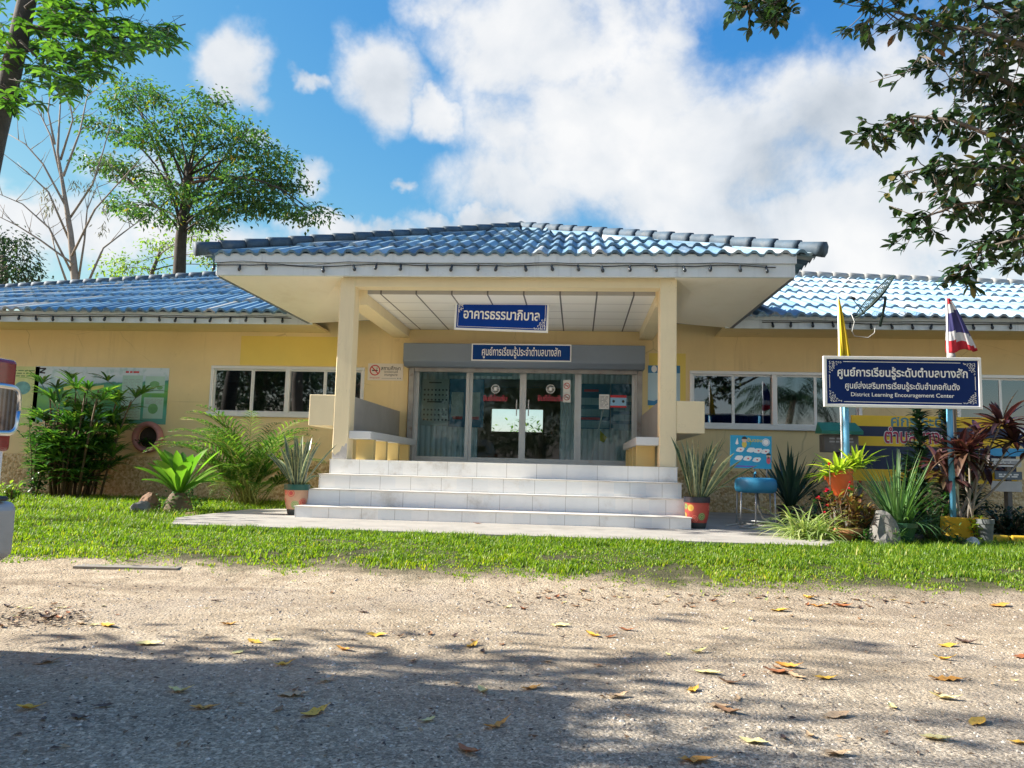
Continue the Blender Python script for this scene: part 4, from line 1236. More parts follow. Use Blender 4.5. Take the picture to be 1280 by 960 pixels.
def rock(label, c, sx_, sy_, sz_, mat, seed, rotz=0, peak=0, name='rock', group=None):
    r = random.Random(seed); bm_ = bmesh.new(); bmesh.ops.create_icosphere(bm_, subdivisions=3, radius=1)
    for v in bm_.verts:
        d = v.co.copy(); k = 1+.30*noise.noise(d*1.3+Vector((seed, 0, 0)))+.16*noise.noise(d*3.1+Vector((0, seed, 0)))+.07*noise.noise(d*7)
        v.co = Vector((d.x*k*sx_*(1-peak*max(0, d.z)*.6), d.y*k*sy_*(1-peak*max(0, d.z)*.6), max(-.25, d.z*k)*sz_*(1+peak*max(0, d.z))))
    me = bpy.data.meshes.new(name); bm_.to_mesh(me); bm_.free(); me.materials.append(mat)
    o = bpy.data.objects.new(name, me); COL.objects.link(o); o.location = c; o.rotation_euler.z = rotz
    return tag(o, label, 'rock', group)
def gpx(x, y, Y): 
    p = at(x, y, Y); return Vector((p.x, Y, gz(p.x, Y)))
rock("grey-brown boulder at the left foot of the bird's nest fern", gpx(176, 640, 10.3), .15, .13, .16, M_ROCK, 3)
rock("reddish brown stone resting against the bird's nest fern mound", gpx(186, 630, 10.55)+Vector((0, 0, .06)), .14, .12, .2, M_ROCKB, 4)
rock("flat tan stone in the grass below the bird's nest fern", gpx(240, 648, 9.9), .12, .08, .06, M_ROCKB, 5)
rock('large pointed grey rock in the grass by the croton pot', gpx(1105, 668, 8.75), .20, .16, .27, M_ROCK, 6, .3, .35)
rock('pale lumpy rock right of the yellow square planter', gpx(1213, 668, 9.0), .13, .11, .10, M_ROCKW, 7)
rock('long dark rock beneath the aloe pot', gpx(1150, 662, 9.2), .16, .12, .10, M_ROCK, 8)
# areca palm
b_ = Vector((at(308, 632, 12.6).x, 12.6, gz(0, 12.6)))
root = thing('areca_palm', 'feathery areca palm clump left of the steps', 'palm', b_)
r = random.Random(75); sm = MB(); lm = MB()
for i in range(62):
    a = r.uniform(0, 6.28); low = i % 3 == 0
    e = r.uniform(.35, 1.0) if low else r.uniform(.95, 1.5); L = r.uniform(.8, 1.35) if low else r.uniform(1.5, 2.15)
    P = Vector((r.gauss(0, .12), r.gauss(0, .12), .0 if not low else r.uniform(.05, .3))); pts = [P.copy()]; m_ = 24; bend = r.uniform(1.1, 1.8)
    for k in range(m_):
        t = k/m_; ee = e-bend*t*t
        d = Vector((math.cos(a)*math.cos(ee), math.sin(a)*math.cos(ee), math.sin(ee))); s = Vector((-math.sin(a), math.cos(a), 0))
        if t > .22:
            LL = .30*math.sin(PI*(.18+.80*(t-.22)/.78))**.7
            for sg in (-1, 1):
                dv = (s*sg*.85+d*.62+Vector((0, 0, .12))).normalized()
                lm.blade(P, math.atan2(dv.y, dv.x), math.asin(max(-1, min(1, dv.z)))+.15, LL*r.uniform(.85, 1.1), .034, r.uniform(.5, 1.0), n=3, fold=.3, prof=lance)
        P = P+d*(L/m_); pts.append(P.copy())
    sm.tube(pts[::4], [.012*(1-.8*k/(len(pts[::4])-1)) for k in range(len(pts[::4]))], 5)
sm.build('stems', paint('yellow_green_stem', (.26, .28, .07), .5, .2, 4), root, smooth=True); lm.build('foliage', M_LARECA, root)

# snake plants in painted pots
m, g, b = newmat('snake_plant_leaf')
uv = g.sep(g.node('ShaderNodeUVMap').outputs[0])
edge = g.step(g.math('ABSOLUTE', g.math('SUBTRACT', uv[0], .5)), .36, .40)
band = g.noise(g.comb(g.math('MULTIPLY', uv[0], 1.5), g.math('MULTIPLY', uv[1], 16), g.math('MULTIPLY', g.island(), 50)), 1.0, 4, .6, .8)
c = g.ramp(band, [(.38, (.035, .075, .04)), (.5, (.08, .13, .075)), (.62, (.20, .25, .16))])
g.put(b.inputs['Base Color'], g.mix(edge, c, (.42, .44, .20))); b.inputs['Roughness'].default_value = .35
M_SNAKE = m
def snake_leaf(mb, base, az, elv, L, W, bend, r):
    n = 7; p = Vector(base); n0 = len(mb.v); tw = r.uniform(-.8, .8)
    for i in range(n+1):
        t = i/n; e = elv-bend*t*t
        d = Vector((math.cos(az)*math.cos(e), math.sin(az)*math.cos(e), math.sin(e))); s = Vector((-math.sin(az), math.cos(az), 0)); nor = s.cross(d)
        s = s*math.cos(tw+.5*t)+nor*math.sin(tw+.5*t); nor = s.cross(d)
        w = W*.5*(min(1, .6+.9*t) if t < .6 else max(.03, 1-((t-.6)/.4)**1.7))
        mb.v += [tuple(p+s*w-nor*w*.35), tuple(p), tuple(p-s*w-nor*w*.35)]; mb.uv += [(0, t), (.5, t), (1, t)]
        p = p+d*(L/n)
    for i in range(n):
        q = n0+i*3; mb.f += [(q, q+1, q+4, q+3), (q+1, q+2, q+5, q+4)]; mb.mi += [0, 0]
def potmat(name, basecol, cols_, sc):
    m, g, b = newmat(name); uv = g.node('ShaderNodeUVMap').outputs[0]
    v = g.node('ShaderNodeTexVoronoi'); v.inputs['Scale'].default_value = sc; v.inputs['Randomness'].default_value = .55; g.put(v.inputs['Vector'], uv)
    disc = g.step(v.outputs['Distance'], .44, .40); ring = g.math('SINE', g.math('MULTIPLY', v.outputs['Distance'], 42))
    cc = g.ramp(g.sep(v.outputs['Color'])[0], cols_, 'CONSTANT')
    cc = g.mix(g.math('MULTIPLY', g.step(ring, .2, .6), .45), cc, (.75, .55, .25))
    c = g.mix(disc, g.ramp(g.noise(g.pos(), 12, 5), [(.3, tuple(k*.8 for k in basecol)), (.7, basecol)]), cc)
    g.put(b.inputs['Base Color'], c); b.inputs['Roughness'].default_value = .5
    return m
M_SOILP = paint('potting_soil', (.05, .035, .025), .95, .3, 20, .5, 60)
def pot_mesh(name, prof, mat, root, sides=28):
    mb = MB(); mb.lathe(prof, sides=sides); n = len(prof)
    mb.uv = [(k/sides*6, prof[i][1]*6/.38*.42) for i in range(n) for k in range(sides)]
    return mb.build(name, mat, root, smooth=True)
def snake_plant(label, c, pr, ph, band, pm, rim, foot, seed, n, hmin, hmax):
    r = random.Random(seed); root = thing('snake_plant', label, 'potted plant', c, group='snake plants flanking the steps')
    pot_mesh('pot', [(pr*.78, band), (pr*.90, band+.06), (pr*1.0, ph*.55), (pr*1.0, ph-band)], pm, root)
    mb = MB(); mb.lathe([(pr*1.0, ph-band), (pr*1.09, ph-band+.004), (pr*1.09, ph), (pr*.92, ph), (pr*.90, ph-.05)], sides=28); mb.build('pot_rim', rim, root, smooth=False)
    mb = MB(); mb.lathe([(0, .0), (pr*.66, 0), (pr*.72, .02), (pr*.79, band)], sides=28); mb.build('pot_foot', foot, root, smooth=True)
    mb = MB(); mb.lathe([(0, ph-.03), (pr*.92, ph-.035)], sides=20); mb.build('soil', M_SOILP, root)
    mb = MB(); mb.uv = []
    for i in range(n):
        a = r.uniform(0, 6.28); q = pr*.7*math.sqrt(r.random()); out = i % 7 == 0
        snake_leaf(mb, (math.cos(a)*q, math.sin(a)*q, ph-.04), a, r.uniform(.8, 1.1) if out else r.uniform(1.3, 1.56), r.uniform(hmin, hmax), r.uniform(.045, .07), r.uniform(.1, .5) if not out else r.uniform(.3, .7), r)
    # the leaf that leans far out to the right
    snake_leaf(mb, (pr*.4, -.02, ph-.04), .05, .95 if c.x < 0 else .62, hmax*.95, .05, .15, r); snake_leaf(mb, (pr*.5, -.06, ph-.04), -.4, .8, hmax*.5, .04, 1.6, r)
    mb.build('leaves', M_SNAKE, root, smooth=True)
    return root
c1 = atz(365.5, 644, 0); c2 = atz(873, 661, 0)
snake_plant('snake plant in a peach pot with a green rim left of the steps', Vector((c1.x, c1.y+.12, 0)), .155, .40, .075, potmat('peach_flower_pot', (.62, .36, .22), [(0, (.55, .08, .07)), (.5, (.6, .12, .10)), (.72, (.20, .30, .12)), (.85, (.62, .16, .12))], 1.15),
            paint('green_rim', (.015, .10, .075), .4, .1), paint('dark_foot', (.04, .05, .05), .5, .2), 81, 34, .45, .78)
snake_plant('snake plant in a pot painted with coloured discs right of the steps', Vector((c2.x, c2.y+.12, 0)), .150, .385, .07, potmat('disc_painted_pot', (.48, .07, .05), [(0, (.65, .40, .05)), (.35, (.10, .22, .06)), (.62, (.60, .05, .06)), (.82, (.28, .36, .06))], 1.3),
            paint('blue_black_rim', (.02, .025, .04), .4, .1), paint('dark_foot', (.04, .05, .05), .5, .2), 82, 30, .55, .88)
# ------------------------------------------------------------------ signs and writing
M_NAVY = paint('navy_sign_enamel', (.005, .024, .13), .5, .06, 2, dirt=(.006, .035, .16), dirt_amt=.4)
M_BLUE = paint('royal_blue_enamel', (.004, .045, .30), .5, .05, 2)
M_DNAVY = paint('deep_blue_enamel', (.006, .05, .22), .5, .05, 2)
M_WHITE = paint('white_enamel', (.82, .83, .82), .4, .03, 3)
M_LETTER = paint('white_lettering', (.88, .88, .86), .45, .02)
M_RED = paint('red_enamel', (.55, .025, .03), .4, .08)
M_GREYL = paint('grey_print', (.30, .31, .32), .6, .1)
M_BLKP = paint('black_print', (.03, .03, .035), .6, .1)
M_TEALP = paint('teal_print', (.05, .32, .30), .6, .1)
M_POST = paint('light_blue_post_paint', (.11, .38, .60), .5, .08, 4, dirt=(.25, .28, .28), dirt_amt=.4, dscale=5)
M_STEEL = paint('galvanised_steel', (.48, .49, .49), .4, .1, 4, metal=.6)

for m_ in (M_NAVY, M_BLUE, M_DNAVY): m_.node_tree.nodes['Principled BSDF'].inputs['Specular IOR Level'].default_value = .12
def polyplate(mb, pts, y, mi=0):
    """flat printed shape facing -Y"""
    mb.face([(x, y, z) for x, z in pts], mi)
def disc(mb, cx, cz, r, y, mi=0, n=20, rz=None):
    polyplate(mb, [(cx+r*math.cos(2*PI*k/n), cz+(rz or r)*math.sin(2*PI*k/n)) for k in range(n)], y, mi)
def ring(mb, cx, cz, r0, r1, y, mi=0, n=28):
    for k in range(n):
        a, c = 2*PI*k/n, 2*PI*(k+1)/n
        polyplate(mb, [(cx+r0*math.cos(a), cz+r0*math.sin(a)), (cx+r1*math.cos(a), cz+r1*math.sin(a)), (cx+r1*math.cos(c), cz+r1*math.sin(c)), (cx+r0*math.cos(c), cz+r0*math.sin(c))], y, mi)
def stroke(mb, pts, w, y, mi=0):
    for (a, c) in zip(pts[:-1], pts[1:]):
        a = Vector(a); c = Vector(c); d = (c-a); L = d.length
        if L < 1e-6: continue
        n = Vector((-d.y, d.x))/L*w/2
        polyplate(mb, [(a+n), (a-n), (c-n), (c+n)], y, mi)
def flourish(mb, cx, cz, sx, sz, size, y, seed=1, mi=0):
    """corner ornament of curling leaves, filling a triangle from the corner (cx, cz) inwards"""
    r = random.Random(seed)
    k = 0
    for i in range(7):
        for j in range(7-i):
            u, v = (i+.35)/7.2, (j+.35)/7.2
            if u+v > .93 or (u*1.0+v) > 1.02-.25*math.sin(PI*u): continue
            a = r.uniform(0, 6.28); s = size*.075
            pts = []
            for q in range(7):
                t = q/6*4.2
                rr = s*(1-.13*q)
                pts.append((cx+sx*(u*size)+rr*math.cos(a+t), cz+sz*(v*size)+rr*math.sin(a+t)))
            stroke(mb, pts, size*.036, y-.0004*(k % 3), mi); k += 1
def frame_lines(mb, x0, x1, z0, z1, w, y, mi=0, cut=0):
    stroke(mb, [(x0+cut, z1), (x1-cut, z1)], w, y, mi); stroke(mb, [(x0+cut, z0), (x1-cut, z0)], w, y, mi)
    stroke(mb, [(x0, z0+cut), (x0, z1-cut)], w, y, mi); stroke(mb, [(x1, z0+cut), (x1, z1-cut)], w, y, mi)

# -- big name board on blue posts
YG = 9.5
c0, c1_ = at(1028.5, 446, YG), at(1227.5, 511, YG)
W2, H2 = (c1_.x-c0.x)/2, .305
cz = (at(1128, 447, YG).z+at(1128, 509.5, YG).z)/2; cx = (c0.x+c1_.x)/2
S = thing('name_board', 'navy board on two blue posts with white Thai and English lettering', 'sign', (cx, YG, gz(cx, YG)))
zz = cz-gz(cx, YG)
mb = MB(); mb.box(-W2+.035, W2-.035, -.012, .012, zz-H2+.035, zz+H2-.035); mb.build('panel', M_NAVY, S)
mb = MB(); f = .036
mb.box(-W2, W2, -.025, .02, zz+H2-f, zz+H2); mb.box(-W2, W2, -.025, .02, zz-H2, zz-H2+f); mb.box(-W2, -W2+f, -.025, .02, zz-H2+f, zz+H2-f); mb.box(W2-f, W2, -.025, .02, zz-H2+f, zz+H2-f)
bevel(mb.build('frame', M_WHITE, S), .003, 1)
mb = MB(); a, e = W2-.07, H2-.065
frame_lines(mb, -a, a, zz-e, zz+e, .007, -.0135, 0, .16)
for sx_ in (-1, 1):
    for sz_ in (-1, 1): flourish(mb, sx_*a, zz+sz_*e, -sx_, -sz_, .17, -.0142, 3+sx_+2*sz_)
mb.build('ornament', M_LETTER, S)
text('ศูนย์การเรียนรู้ระดับตำบลบางลัก'.replace('ลัก', 'สัก'), .005, zz+.105, -.0145, W2*2*.825, M_LETTER, S, .155, .021)
text('ศูนย์ส่งเสริมการเรียนรู้ระดับอำเภอกันตัง', .0, zz-.052, -.0145, W2*2*.725, M_LETTER, S, .115, .015)
text('District Learning Encouragement Center', .0, zz-.158, -.0145, W2*2*.652, M_LETTER, S, .062, .010)
for q in (1060, 1191):
    x = at(q, 560, YG).x-cx
    mb = MB(); mb.tube([(x, .05, -.05), (x, .05, zz+H2-.05)], .034, 14); mb.build('post', M_POST, S, smooth=True)

# -- flags behind the board
def flag(label, base, tip, name, cloth, bands, seed, width, length, lean):
    """flag hanging limp from a slanted staff; cloth = width across the foot, bands = [(to, material)]"""
    root = thing(name, label, 'flag', base); r = random.Random(seed)
    top = Vector(tip)-Vector(base)
    mb = MB(); mb.tube([(0, 0, 0), tuple(top)], .011, 8); mb.build('staff', M_WHITE, root, smooth=True)
    mb = MB(); nu, nv = 24, 18
    for j in range(nv+1):
        v = j/nv
        for i in range(nu+1):
            u = i/nu
            wv = width*(.10+.90*v**.85)
            x = top.x*(1-.0) + u*wv + lean*v
            z = top.z-.03-length*v*(1-.05*u) - .02*math.sin(u*9)*v
            y = .018*math.sin(u*13+v*2)*(.3+v) + .012*math.sin(u*29+1)*v
            mb.v.append((x-.004, y-.012, z))
    for j in range(nv):
        for i in range(nu):
            q = j*(nu+1)+i
            mb.f.append((q, q+1, q+nu+2, q+nu+1))
            # stripes run diagonally because the cloth hangs from its hoist corner
            s = ((j+.5)/nv)*.92 - ((i+.5)/nu)*(j/nv)*.30 + .12*(i/nu)
            mi = 0
            for k, (to, _) in enumerate(bands):
                if s <= to: mi = k; break
            mb.mi.append(mi)
    me_o = mb.build('cloth', [bm for _, bm in bands], root, smooth=True)
    md = me_o.modifiers.new('thickness', 'SOLIDIFY'); md.thickness = .002
    return root
def cloth(name, c):
    return leafmat(name, [(0, tuple(k*.95 for k in c)), (1, c)], .8, .3, (1.1, 1.1, 1.1))
FY, FR, FW, FB = cloth('yellow_cloth', (.80, .60, .03)), cloth('red_cloth', (.58, .03, .05)), cloth('white_cloth', (.75, .75, .78)), cloth('blue_cloth', (.07, .07, .25))
YFl = YG+.16
def dn(x): return Vector((x, YFl, gz(x, YFl)))
t1 = at(1047.5, 371, YFl); b1 = at(1053, 560, YFl)
flag('plain yellow flag hanging limp behind the name board', dn(b1.x), (t1.x, YFl, t1.z), 'yellow_flag', .2, [(9, FY)], 3, .155, .80, -.005)
t2 = at(1183, 370, YFl)
flag('red, white and blue striped Thai flag hanging limp behind the name board', dn(at(1187, 560, YFl).x), (t2.x, YFl, t2.z), 'striped_flag', .2, [(.14, FR), (.26, FW), (.56, FB), (.70, FW), (9, FR)], 4, .36, .66, -.02)
# plain grey post with a stupa-shaped top behind the flag
fp = at(1190, 470, YFl+.25)
root = thing('finial_post', 'grey post with a tiered pointed finial behind the striped flag', 'post', (fp.x, YFl+.25, gz(fp.x, YFl+.25)))
zt3 = at(1190, 431, YFl+.25).z-gz(fp.x, YFl+.25)
mb = MB(); mb.lathe([(.03, -.05), (.03, zt3-.18), (.045, zt3-.175), (.045, zt3-.16)], sides=14); mb.build('post', M_STEEL, root, smooth=True)
mb = MB(); mb.lathe([(.045, zt3-.159), (.05, zt3-.13), (.035, zt3-.12), (.045, zt3-.10), (.04, zt3-.07), (.025, zt3-.06), (.03, zt3-.045), (.008, zt3-.02), (0, zt3)], sides=14); mb.build('finial', paint('grey_plaster', (.33, .33, .33), .7, .1), root, smooth=True)

# -- hanging board over the entrance
YH = 12.0
tl, tr_, blc, brc = at(569.5, 373, YH), at(686.5, 376.2, YH), at(567, 411.8, YH), at(686, 416.3, YH)
cc_ = (tl+tr_+blc+brc)/4; Wd = (tr_-tl).length/2; Hd = ((tl-blc).length+(tr_-brc).length)/4
tilt = math.atan2(tr_.z-tl.z+brc.z-blc.z, 2*(tr_.x-tl.x))
H = thing('hanging_sign', 'royal blue hanging board with white Thai lettering and corner ornaments under the porch ceiling', 'sign', cc_)
H.rotation_euler = (0, -tilt, 0)
mb = MB(); mb.box(-Wd+.03, Wd-.03, -.012, .012, -Hd+.03, Hd-.03); mb.build('panel', M_BLUE, H)
mb = MB(); f = .031
mb.box(-Wd, Wd, -.022, .018, Hd-f, Hd); mb.box(-Wd, Wd, -.022, .018, -Hd, -Hd+f); mb.box(-Wd, -Wd+f, -.022, .018, -Hd+f, Hd-f); mb.box(Wd-f, Wd, -.022, .018, -Hd+f, Hd-f)
bevel(mb.build('frame', M_WHITE, H), .003, 1)
mb = MB(); frame_lines(mb, -Wd+.055, Wd-.055, -Hd+.055, Hd-.055, .006, -.0135)
flourish(mb, -Wd+.05, Hd-.05, 1, -1, .23, -.0142, 5); flourish(mb, Wd-.05, -Hd+.05, -1, 1, .23, -.0142, 6); mb.build('ornament', M_LETTER, H)
text('อาคารธรรมาภิบาล', 0.0, .01, -.0145, Wd*2*.81, M_LETTER, H, .165, .020)
for q in (585, 670):
    x = at(q, 380, YH).x-cc_.x
    mb = MB(); mb.tube([(x, 0, Hd), (x, 0, 3.24-cc_.z-.002)], .011, 8); mb.build('rod', M_STEEL, H, smooth=True)

# -- board on the shutter box
YB2 = YS-.004
a, c = at(590, 429.5, YB2), at(714, 452, YB2)
cz = (at(652, 430.5, YB2).z+at(652, 451.5, YB2).z)/2; cx = (a.x+c.x)/2; Wd, Hd = (c.x-a.x)/2, .157
K = thing('shutter_sign', 'dark blue board with narrow white Thai lettering fixed on the grey shutter box', 'sign', (cx, YB2, cz))
mb = MB(); mb.box(-Wd+.018, Wd-.018, -.016, 0, -Hd+.018, Hd-.018); mb.build('panel', M_DNAVY, K)
mb = MB(); f = .02
mb.box(-Wd, Wd, -.024, 0, Hd-f, Hd); mb.box(-Wd, Wd, -.024, 0, -Hd, -Hd+f); mb.box(-Wd, -Wd+f, -.024, 0, -Hd+f, Hd-f); mb.box(Wd-f, Wd, -.024, 0, -Hd+f, Hd-f); mb.build('frame', M_WHITE, K)
text('ศูนย์การเรียนรู้ประจำตำบลบางสัก', 0, 0, -.018, Wd*2*.79, M_LETTER, K, .225, .012)

# -- printed boards: a helper for pieces of print on a flat board
def board(name, label, cat, px, Y, mat, thick=.012, group=None, hz=None):
    a, c = at(px[0], px[1], Y), at(px[2], px[3], Y)
    zt_ = at((px[0]+px[2])/2, px[1], Y).z; zb_ = at((px[0]+px[2])/2, px[3], Y).z
    cx, cz = (a.x+c.x)/2, (zt_+zb_)/2; W, Hh = (c.x-a.x)/2, (zt_-zb_)/2
    root = thing(name, label, cat, (cx, Y, cz), group=group)
    mb = MB(); mb.box(-W, W, -thick, 0, -Hh, Hh); mb.build('backing', mat, root)
    return root, W, Hh, -thick
M_PAPER = paint('white_paper', (.74, .74, .70), .7, .04, 4)

# no-smoking notice on the wall
root, W, Hh, y = board('no_smoking_sign', 'white no smoking notice with Thai lettering on the wall left of the doors', 'sign', (460.5, 454.5, 503.5, 475.5), YW-.001, paint('cream_sign', (.74, .68, .60), .5, .03))
mb = MB(); ring(mb, -W*.60, .03, .082, .102, y-.0012, 0); stroke(mb, [(-W*.60-.06, .09), (-W*.60+.06, -.03)], .02, y-.0020, 0); mb.build('prohibition_ring', M_RED, root)
mb = MB(); mb2 = stroke(mb, [(-W*.60-.055, .025), (-W*.60+.055, .025)], .022, y-.0008); stroke(mb, [(-W*.60+.02, .045), (-W*.60+.05, .07), (-W*.60+.03, .09)], .008, y-.0008); mb.build('cigarette', M_BLKP, root)
text('สถานศึกษา', W*.30, .075, y-.001, W*1.1, M_BLKP, root, .085, .01); text('เขตปลอดบุหรี่', W*.32, .0, y-.001, W*.78, M_BLKP, root, .05, .008); text('ตามกฎหมาย', W*.32, -.062, y-.001, W*.74, M_BLKP, root, .045, .008)
text('ห้ามสูบบุหรี่', -W*.60, -.115, y-.001, W*.55, M_RED, root, .04, .006)
mb = MB(); stroke(mb, [(-W*.2, -.122), (W*.62, -.122)], .008, y-.001); stroke(mb, [(W*.68, -.12), (W*.76, -.12)], .02, y-.001); stroke(mb, [(W*.82, -.12), (W*.9, -.12)], .02, y-.001); mb.build('small_print', M_GREYL, root)

# blue and white poster right of the doors, half hidden by the column
M_SKYP = paint('pale_blue_print', (.45, .62, .72), .5, .06, 2)
root, W, Hh, y = board('wall_poster', 'tall blue and white poster half hidden behind the right column', 'poster', (810, 457, 850, 507), YW-.001, M_SKYP, .008)
mb = MB(); polyplate(mb, [(-W, Hh*.62), (W, Hh*.62), (W, Hh), (-W, Hh)], y-.001); polyplate(mb, [(-W, -Hh), (W, -Hh), (W, -Hh*.80), (W*.4, -Hh*.70), (W*.1, -Hh*.8), (-W*.3, -Hh*.66), (-W*.6, -Hh*.78), (-W, -Hh*.74)], y-.001)
mb.build('blue_print', paint('blue_print', (.03, .20, .42), .5, .08, 4), root)
mb = MB(); stroke(mb, [(-W*.02, Hh*.2), (-W*.15, -Hh*.02), (W*.05, -Hh*.2)], .05, y-.0018); stroke(mb, [(-W*.3, Hh*.54), (W*.3, Hh*.52)], .022, y-.0018); mb.build('dark_print', paint('navy_print', (.015, .03, .12), .5, .1), root)
mb = MB(); disc(mb, -W*.62, Hh*.82, .05, y-.002, 0, rz=.065); mb.build('emblem', M_WHITE, root)

# printed banners on the left wall
M_SKYB = None
m, g, b = newmat('landscape_print')
p = g.pos(); x_, y_, z_ = g.sep(p)
hill = g.math('ADD', z_, g.math('ADD', g.math('MULTIPLY', g.noise(g.comb(x_, 0, 0), 2.2, 4), .28), g.math('MULTIPLY', x_, -.06)))
c = g.ramp(g.math('ADD', hill, .5), [(.05, (.12, .36, .30)), (.28, (.10, .42, .34)), (.45, (.05, .30, .10)), (.62, (.16, .46, .10)), (.78, (.10, .42, .16)), (.86, (.03, .22, .20)), (.885, (.40, .58, .66)), (1, (.60, .72, .80))])
c = g.mix(g.math('MULTIPLY', g.step(g.noise(p, 5.5, 6), .5, .7), .45), c, (.10, .40, .36))
g.put(b.inputs['Base Color'], c); b.inputs['Roughness'].default_value = .45
root, W, Hh, y = board('landscape_banner', 'wide landscape banner with a green field and text columns on the left wall', 'banner', (45, 459, 207, 529), YW-.001, m, .006)
pr2 = random.Random(5)
def printlines(x0, x1, z0, z1, n, mat, root, y, w=.006, name='print'):
    mb = MB()
    for i in range(n):
        z = z1-(z1-z0)*(i+.5)/n; x = x0
        while x < x1-.02:
            L = min(pr2.uniform(.03, .12), x1-x); stroke(mb, [(x, z), (x+L, z)], w, y); x += L+pr2.uniform(.015, .03)
    return mb.build(name, mat, root)
mb = MB(); polyplate(mb, [(W*.32, -Hh*.85), (W*.62, -Hh*.85), (W*.62, Hh*.72), (W*.32, Hh*.72)], y-.001); polyplate(mb, [(W*.66, Hh*.1), (W*.95, Hh*.1), (W*.95, Hh*.7), (W*.66, Hh*.7)], y-.001); polyplate(mb, [(W*.66, -Hh*.8), (W*.95, -Hh*.8), (W*.95, -Hh*.05), (W*.66, -Hh*.05)], y-.001)
mb.build('text_panel', paint('pale_green_print', (.40, .62, .54), .5, .06), root)
printlines(W*.34, W*.60, -Hh*.8, Hh*.6, 26, M_GREYL, root, y-.002); printlines(W*.68, W*.93, -Hh*.3, -Hh*.1, 5, M_GREYL, root, y-.002)
printlines(W*.36, W*.58, Hh*.76, Hh*.92, 1, M_RED, root, y-.002, .035, 'red_heading')
mb = MB()
for (u, v, ww, hh) in ((.80, .42, .10, .06), (.74, .28, .05, .03), (.88, .30, .06, .04), (.80, -.45, .10, .10)): disc(mb, W*u, Hh*v, ww, y-.002, 0, rz=hh)
mb.build('picture', paint('leaf_green_print', (.16, .40, .16), .5, .3, 9), root)
mb = MB(); stroke(mb, [(-W*.55, Hh*.20), (-W*.35, Hh*.30), (-W*.15, Hh*.22), (W*.05, Hh*.30)], .07, y-.002); mb.build('yellow_heading', paint('yellow_print', (.70, .66, .18), .5, .1), root)
mb = MB(); stroke(mb, [(-W*.94, Hh*.92), (-W*.84, Hh*.92), (-W*.93, Hh*.78), (-W*.85, Hh*.76)], .03, y-.002); mb.build('dark_mark', M_BLKP, root)
root, W, Hh, y = board('yellow_banner', 'yellow-green farm poster left of the landscape banner', 'banner', (4, 458, 44, 530), YW-.001, paint('lime_print', (.62, .68, .30), .5, .15, 2.5, dirt=(.40, .58, .36), dirt_amt=.8, dscale=2), .006)
mb = MB(); disc(mb, W*.15, Hh*.25, .17, y-.001, rz=.13); disc(mb, -W*.5, -Hh*.3, .14, y-.001); mb.build('picture', paint('blue_green_print', (.14, .40, .40), .5, .35, 7), root)
printlines(-W*.8, W*.8, Hh*.62, Hh*.9, 3, paint('dark_green_print', (.08, .22, .06), .5, .1), root, y-.001, .018)

# -- notices on and behind the doors
def paper(name, label, px, Y, mat, cat='notice', lines=0, lm_=None, group=None):
    root, W, Hh, y = board(name, label, cat, px, Y, mat, .003, group)
    if lines: printlines(-W*.8, W*.8, -Hh*.8, Hh*.8, lines, lm_ or M_GREYL, root, y-.0008, min(.012, Hh/lines*.7))
    return root, W, Hh, y
YP = YW+.056
for i, (y0, y1, lab) in enumerate(((475, 491, 'upper white no smoking notice stuck on the right glass door'), (491.5, 503, 'lower white no smoking notice stuck on the right glass door'))):
    root, W, Hh, y = paper('door_notice', lab, (704, y0, 713, y1), YP, M_PAPER, group='no smoking notices on the door')
    mb = MB(); ring(mb, 0, .01, .045, .058, y-.0008, 0, 20); stroke(mb, [(-.035, .045), (.035, -.025)], .012, y-.0014); mb.build('prohibition_ring', M_RED if i == 0 else paint('dark_red_print', (.30, .03, .03), .5, .1), root)
    mb = MB(); stroke(mb, [(-.03, .01), (.035, .01)], .012, y-.0004); mb.build('cigarette', M_BLKP, root)
paper('glass_notice', 'white printed sheet taped inside the far right door panel', (749, 493, 761.5, 511.5), YW+.052, M_PAPER, lines=9, lm_=M_GREYL)
root, W, Hh, y = paper('glass_notice', 'light blue notice with red bands taped inside the far right door panel', (763, 494, 783, 509.5), YW+.052, paint('light_blue_print', (.30, .55, .75), .5, .05))
mb = MB(); polyplate(mb, [(-W, Hh*.6), (W, Hh*.6), (W, Hh), (-W, Hh)], y-.0008); polyplate(mb, [(-W, -Hh), (W, -Hh), (W, -Hh*.7), (-W, -Hh*.7)], y-.0008); mb.build('red_band', M_RED, root)
mb = MB(); 
for u in (-.6, .6): disc(mb, W*u, Hh*.0, .025, y-.0008)
mb.build('print', M_BLKP, root)
M_PINK = paint('red_pink_lettering', (.75, .12, .16), .5, .05)
for px0, px1, lab in ((604, 634, 'red Thai welcome lettering under a white emblem on the left glass door'), (672, 704, 'red Thai welcome lettering under a white emblem on the right glass door')):
    a, c = at(px0, 497, YP), at(px1, 497, YP)
    cx, cz = (a.x+c.x)/2, a.z
    root = thing('welcome_sticker', lab, 'sticker', (cx, YP, cz), group='welcome stickers on the glass doors')
    text('ยินดีต้อนรับ', 0, 0, -.001, (c.x-a.x)*.98, M_PINK, root, .12, .0)
    mb = MB(); ring(mb, 0, .165, .070, .082, -.001); 
    for k in range(14):
        t = 2*PI*k/14; stroke(mb, [(.035*math.cos(t)*1.6, .165+.02*math.sin(t)), (.052*math.cos(t+.3), .165+.045*math.sin(t+.3))], .012, -.0014)
    disc(mb, 0, .165, .028, -.0018, 0, 12); eo = mb.build('emblem', M_LETTER, root); 
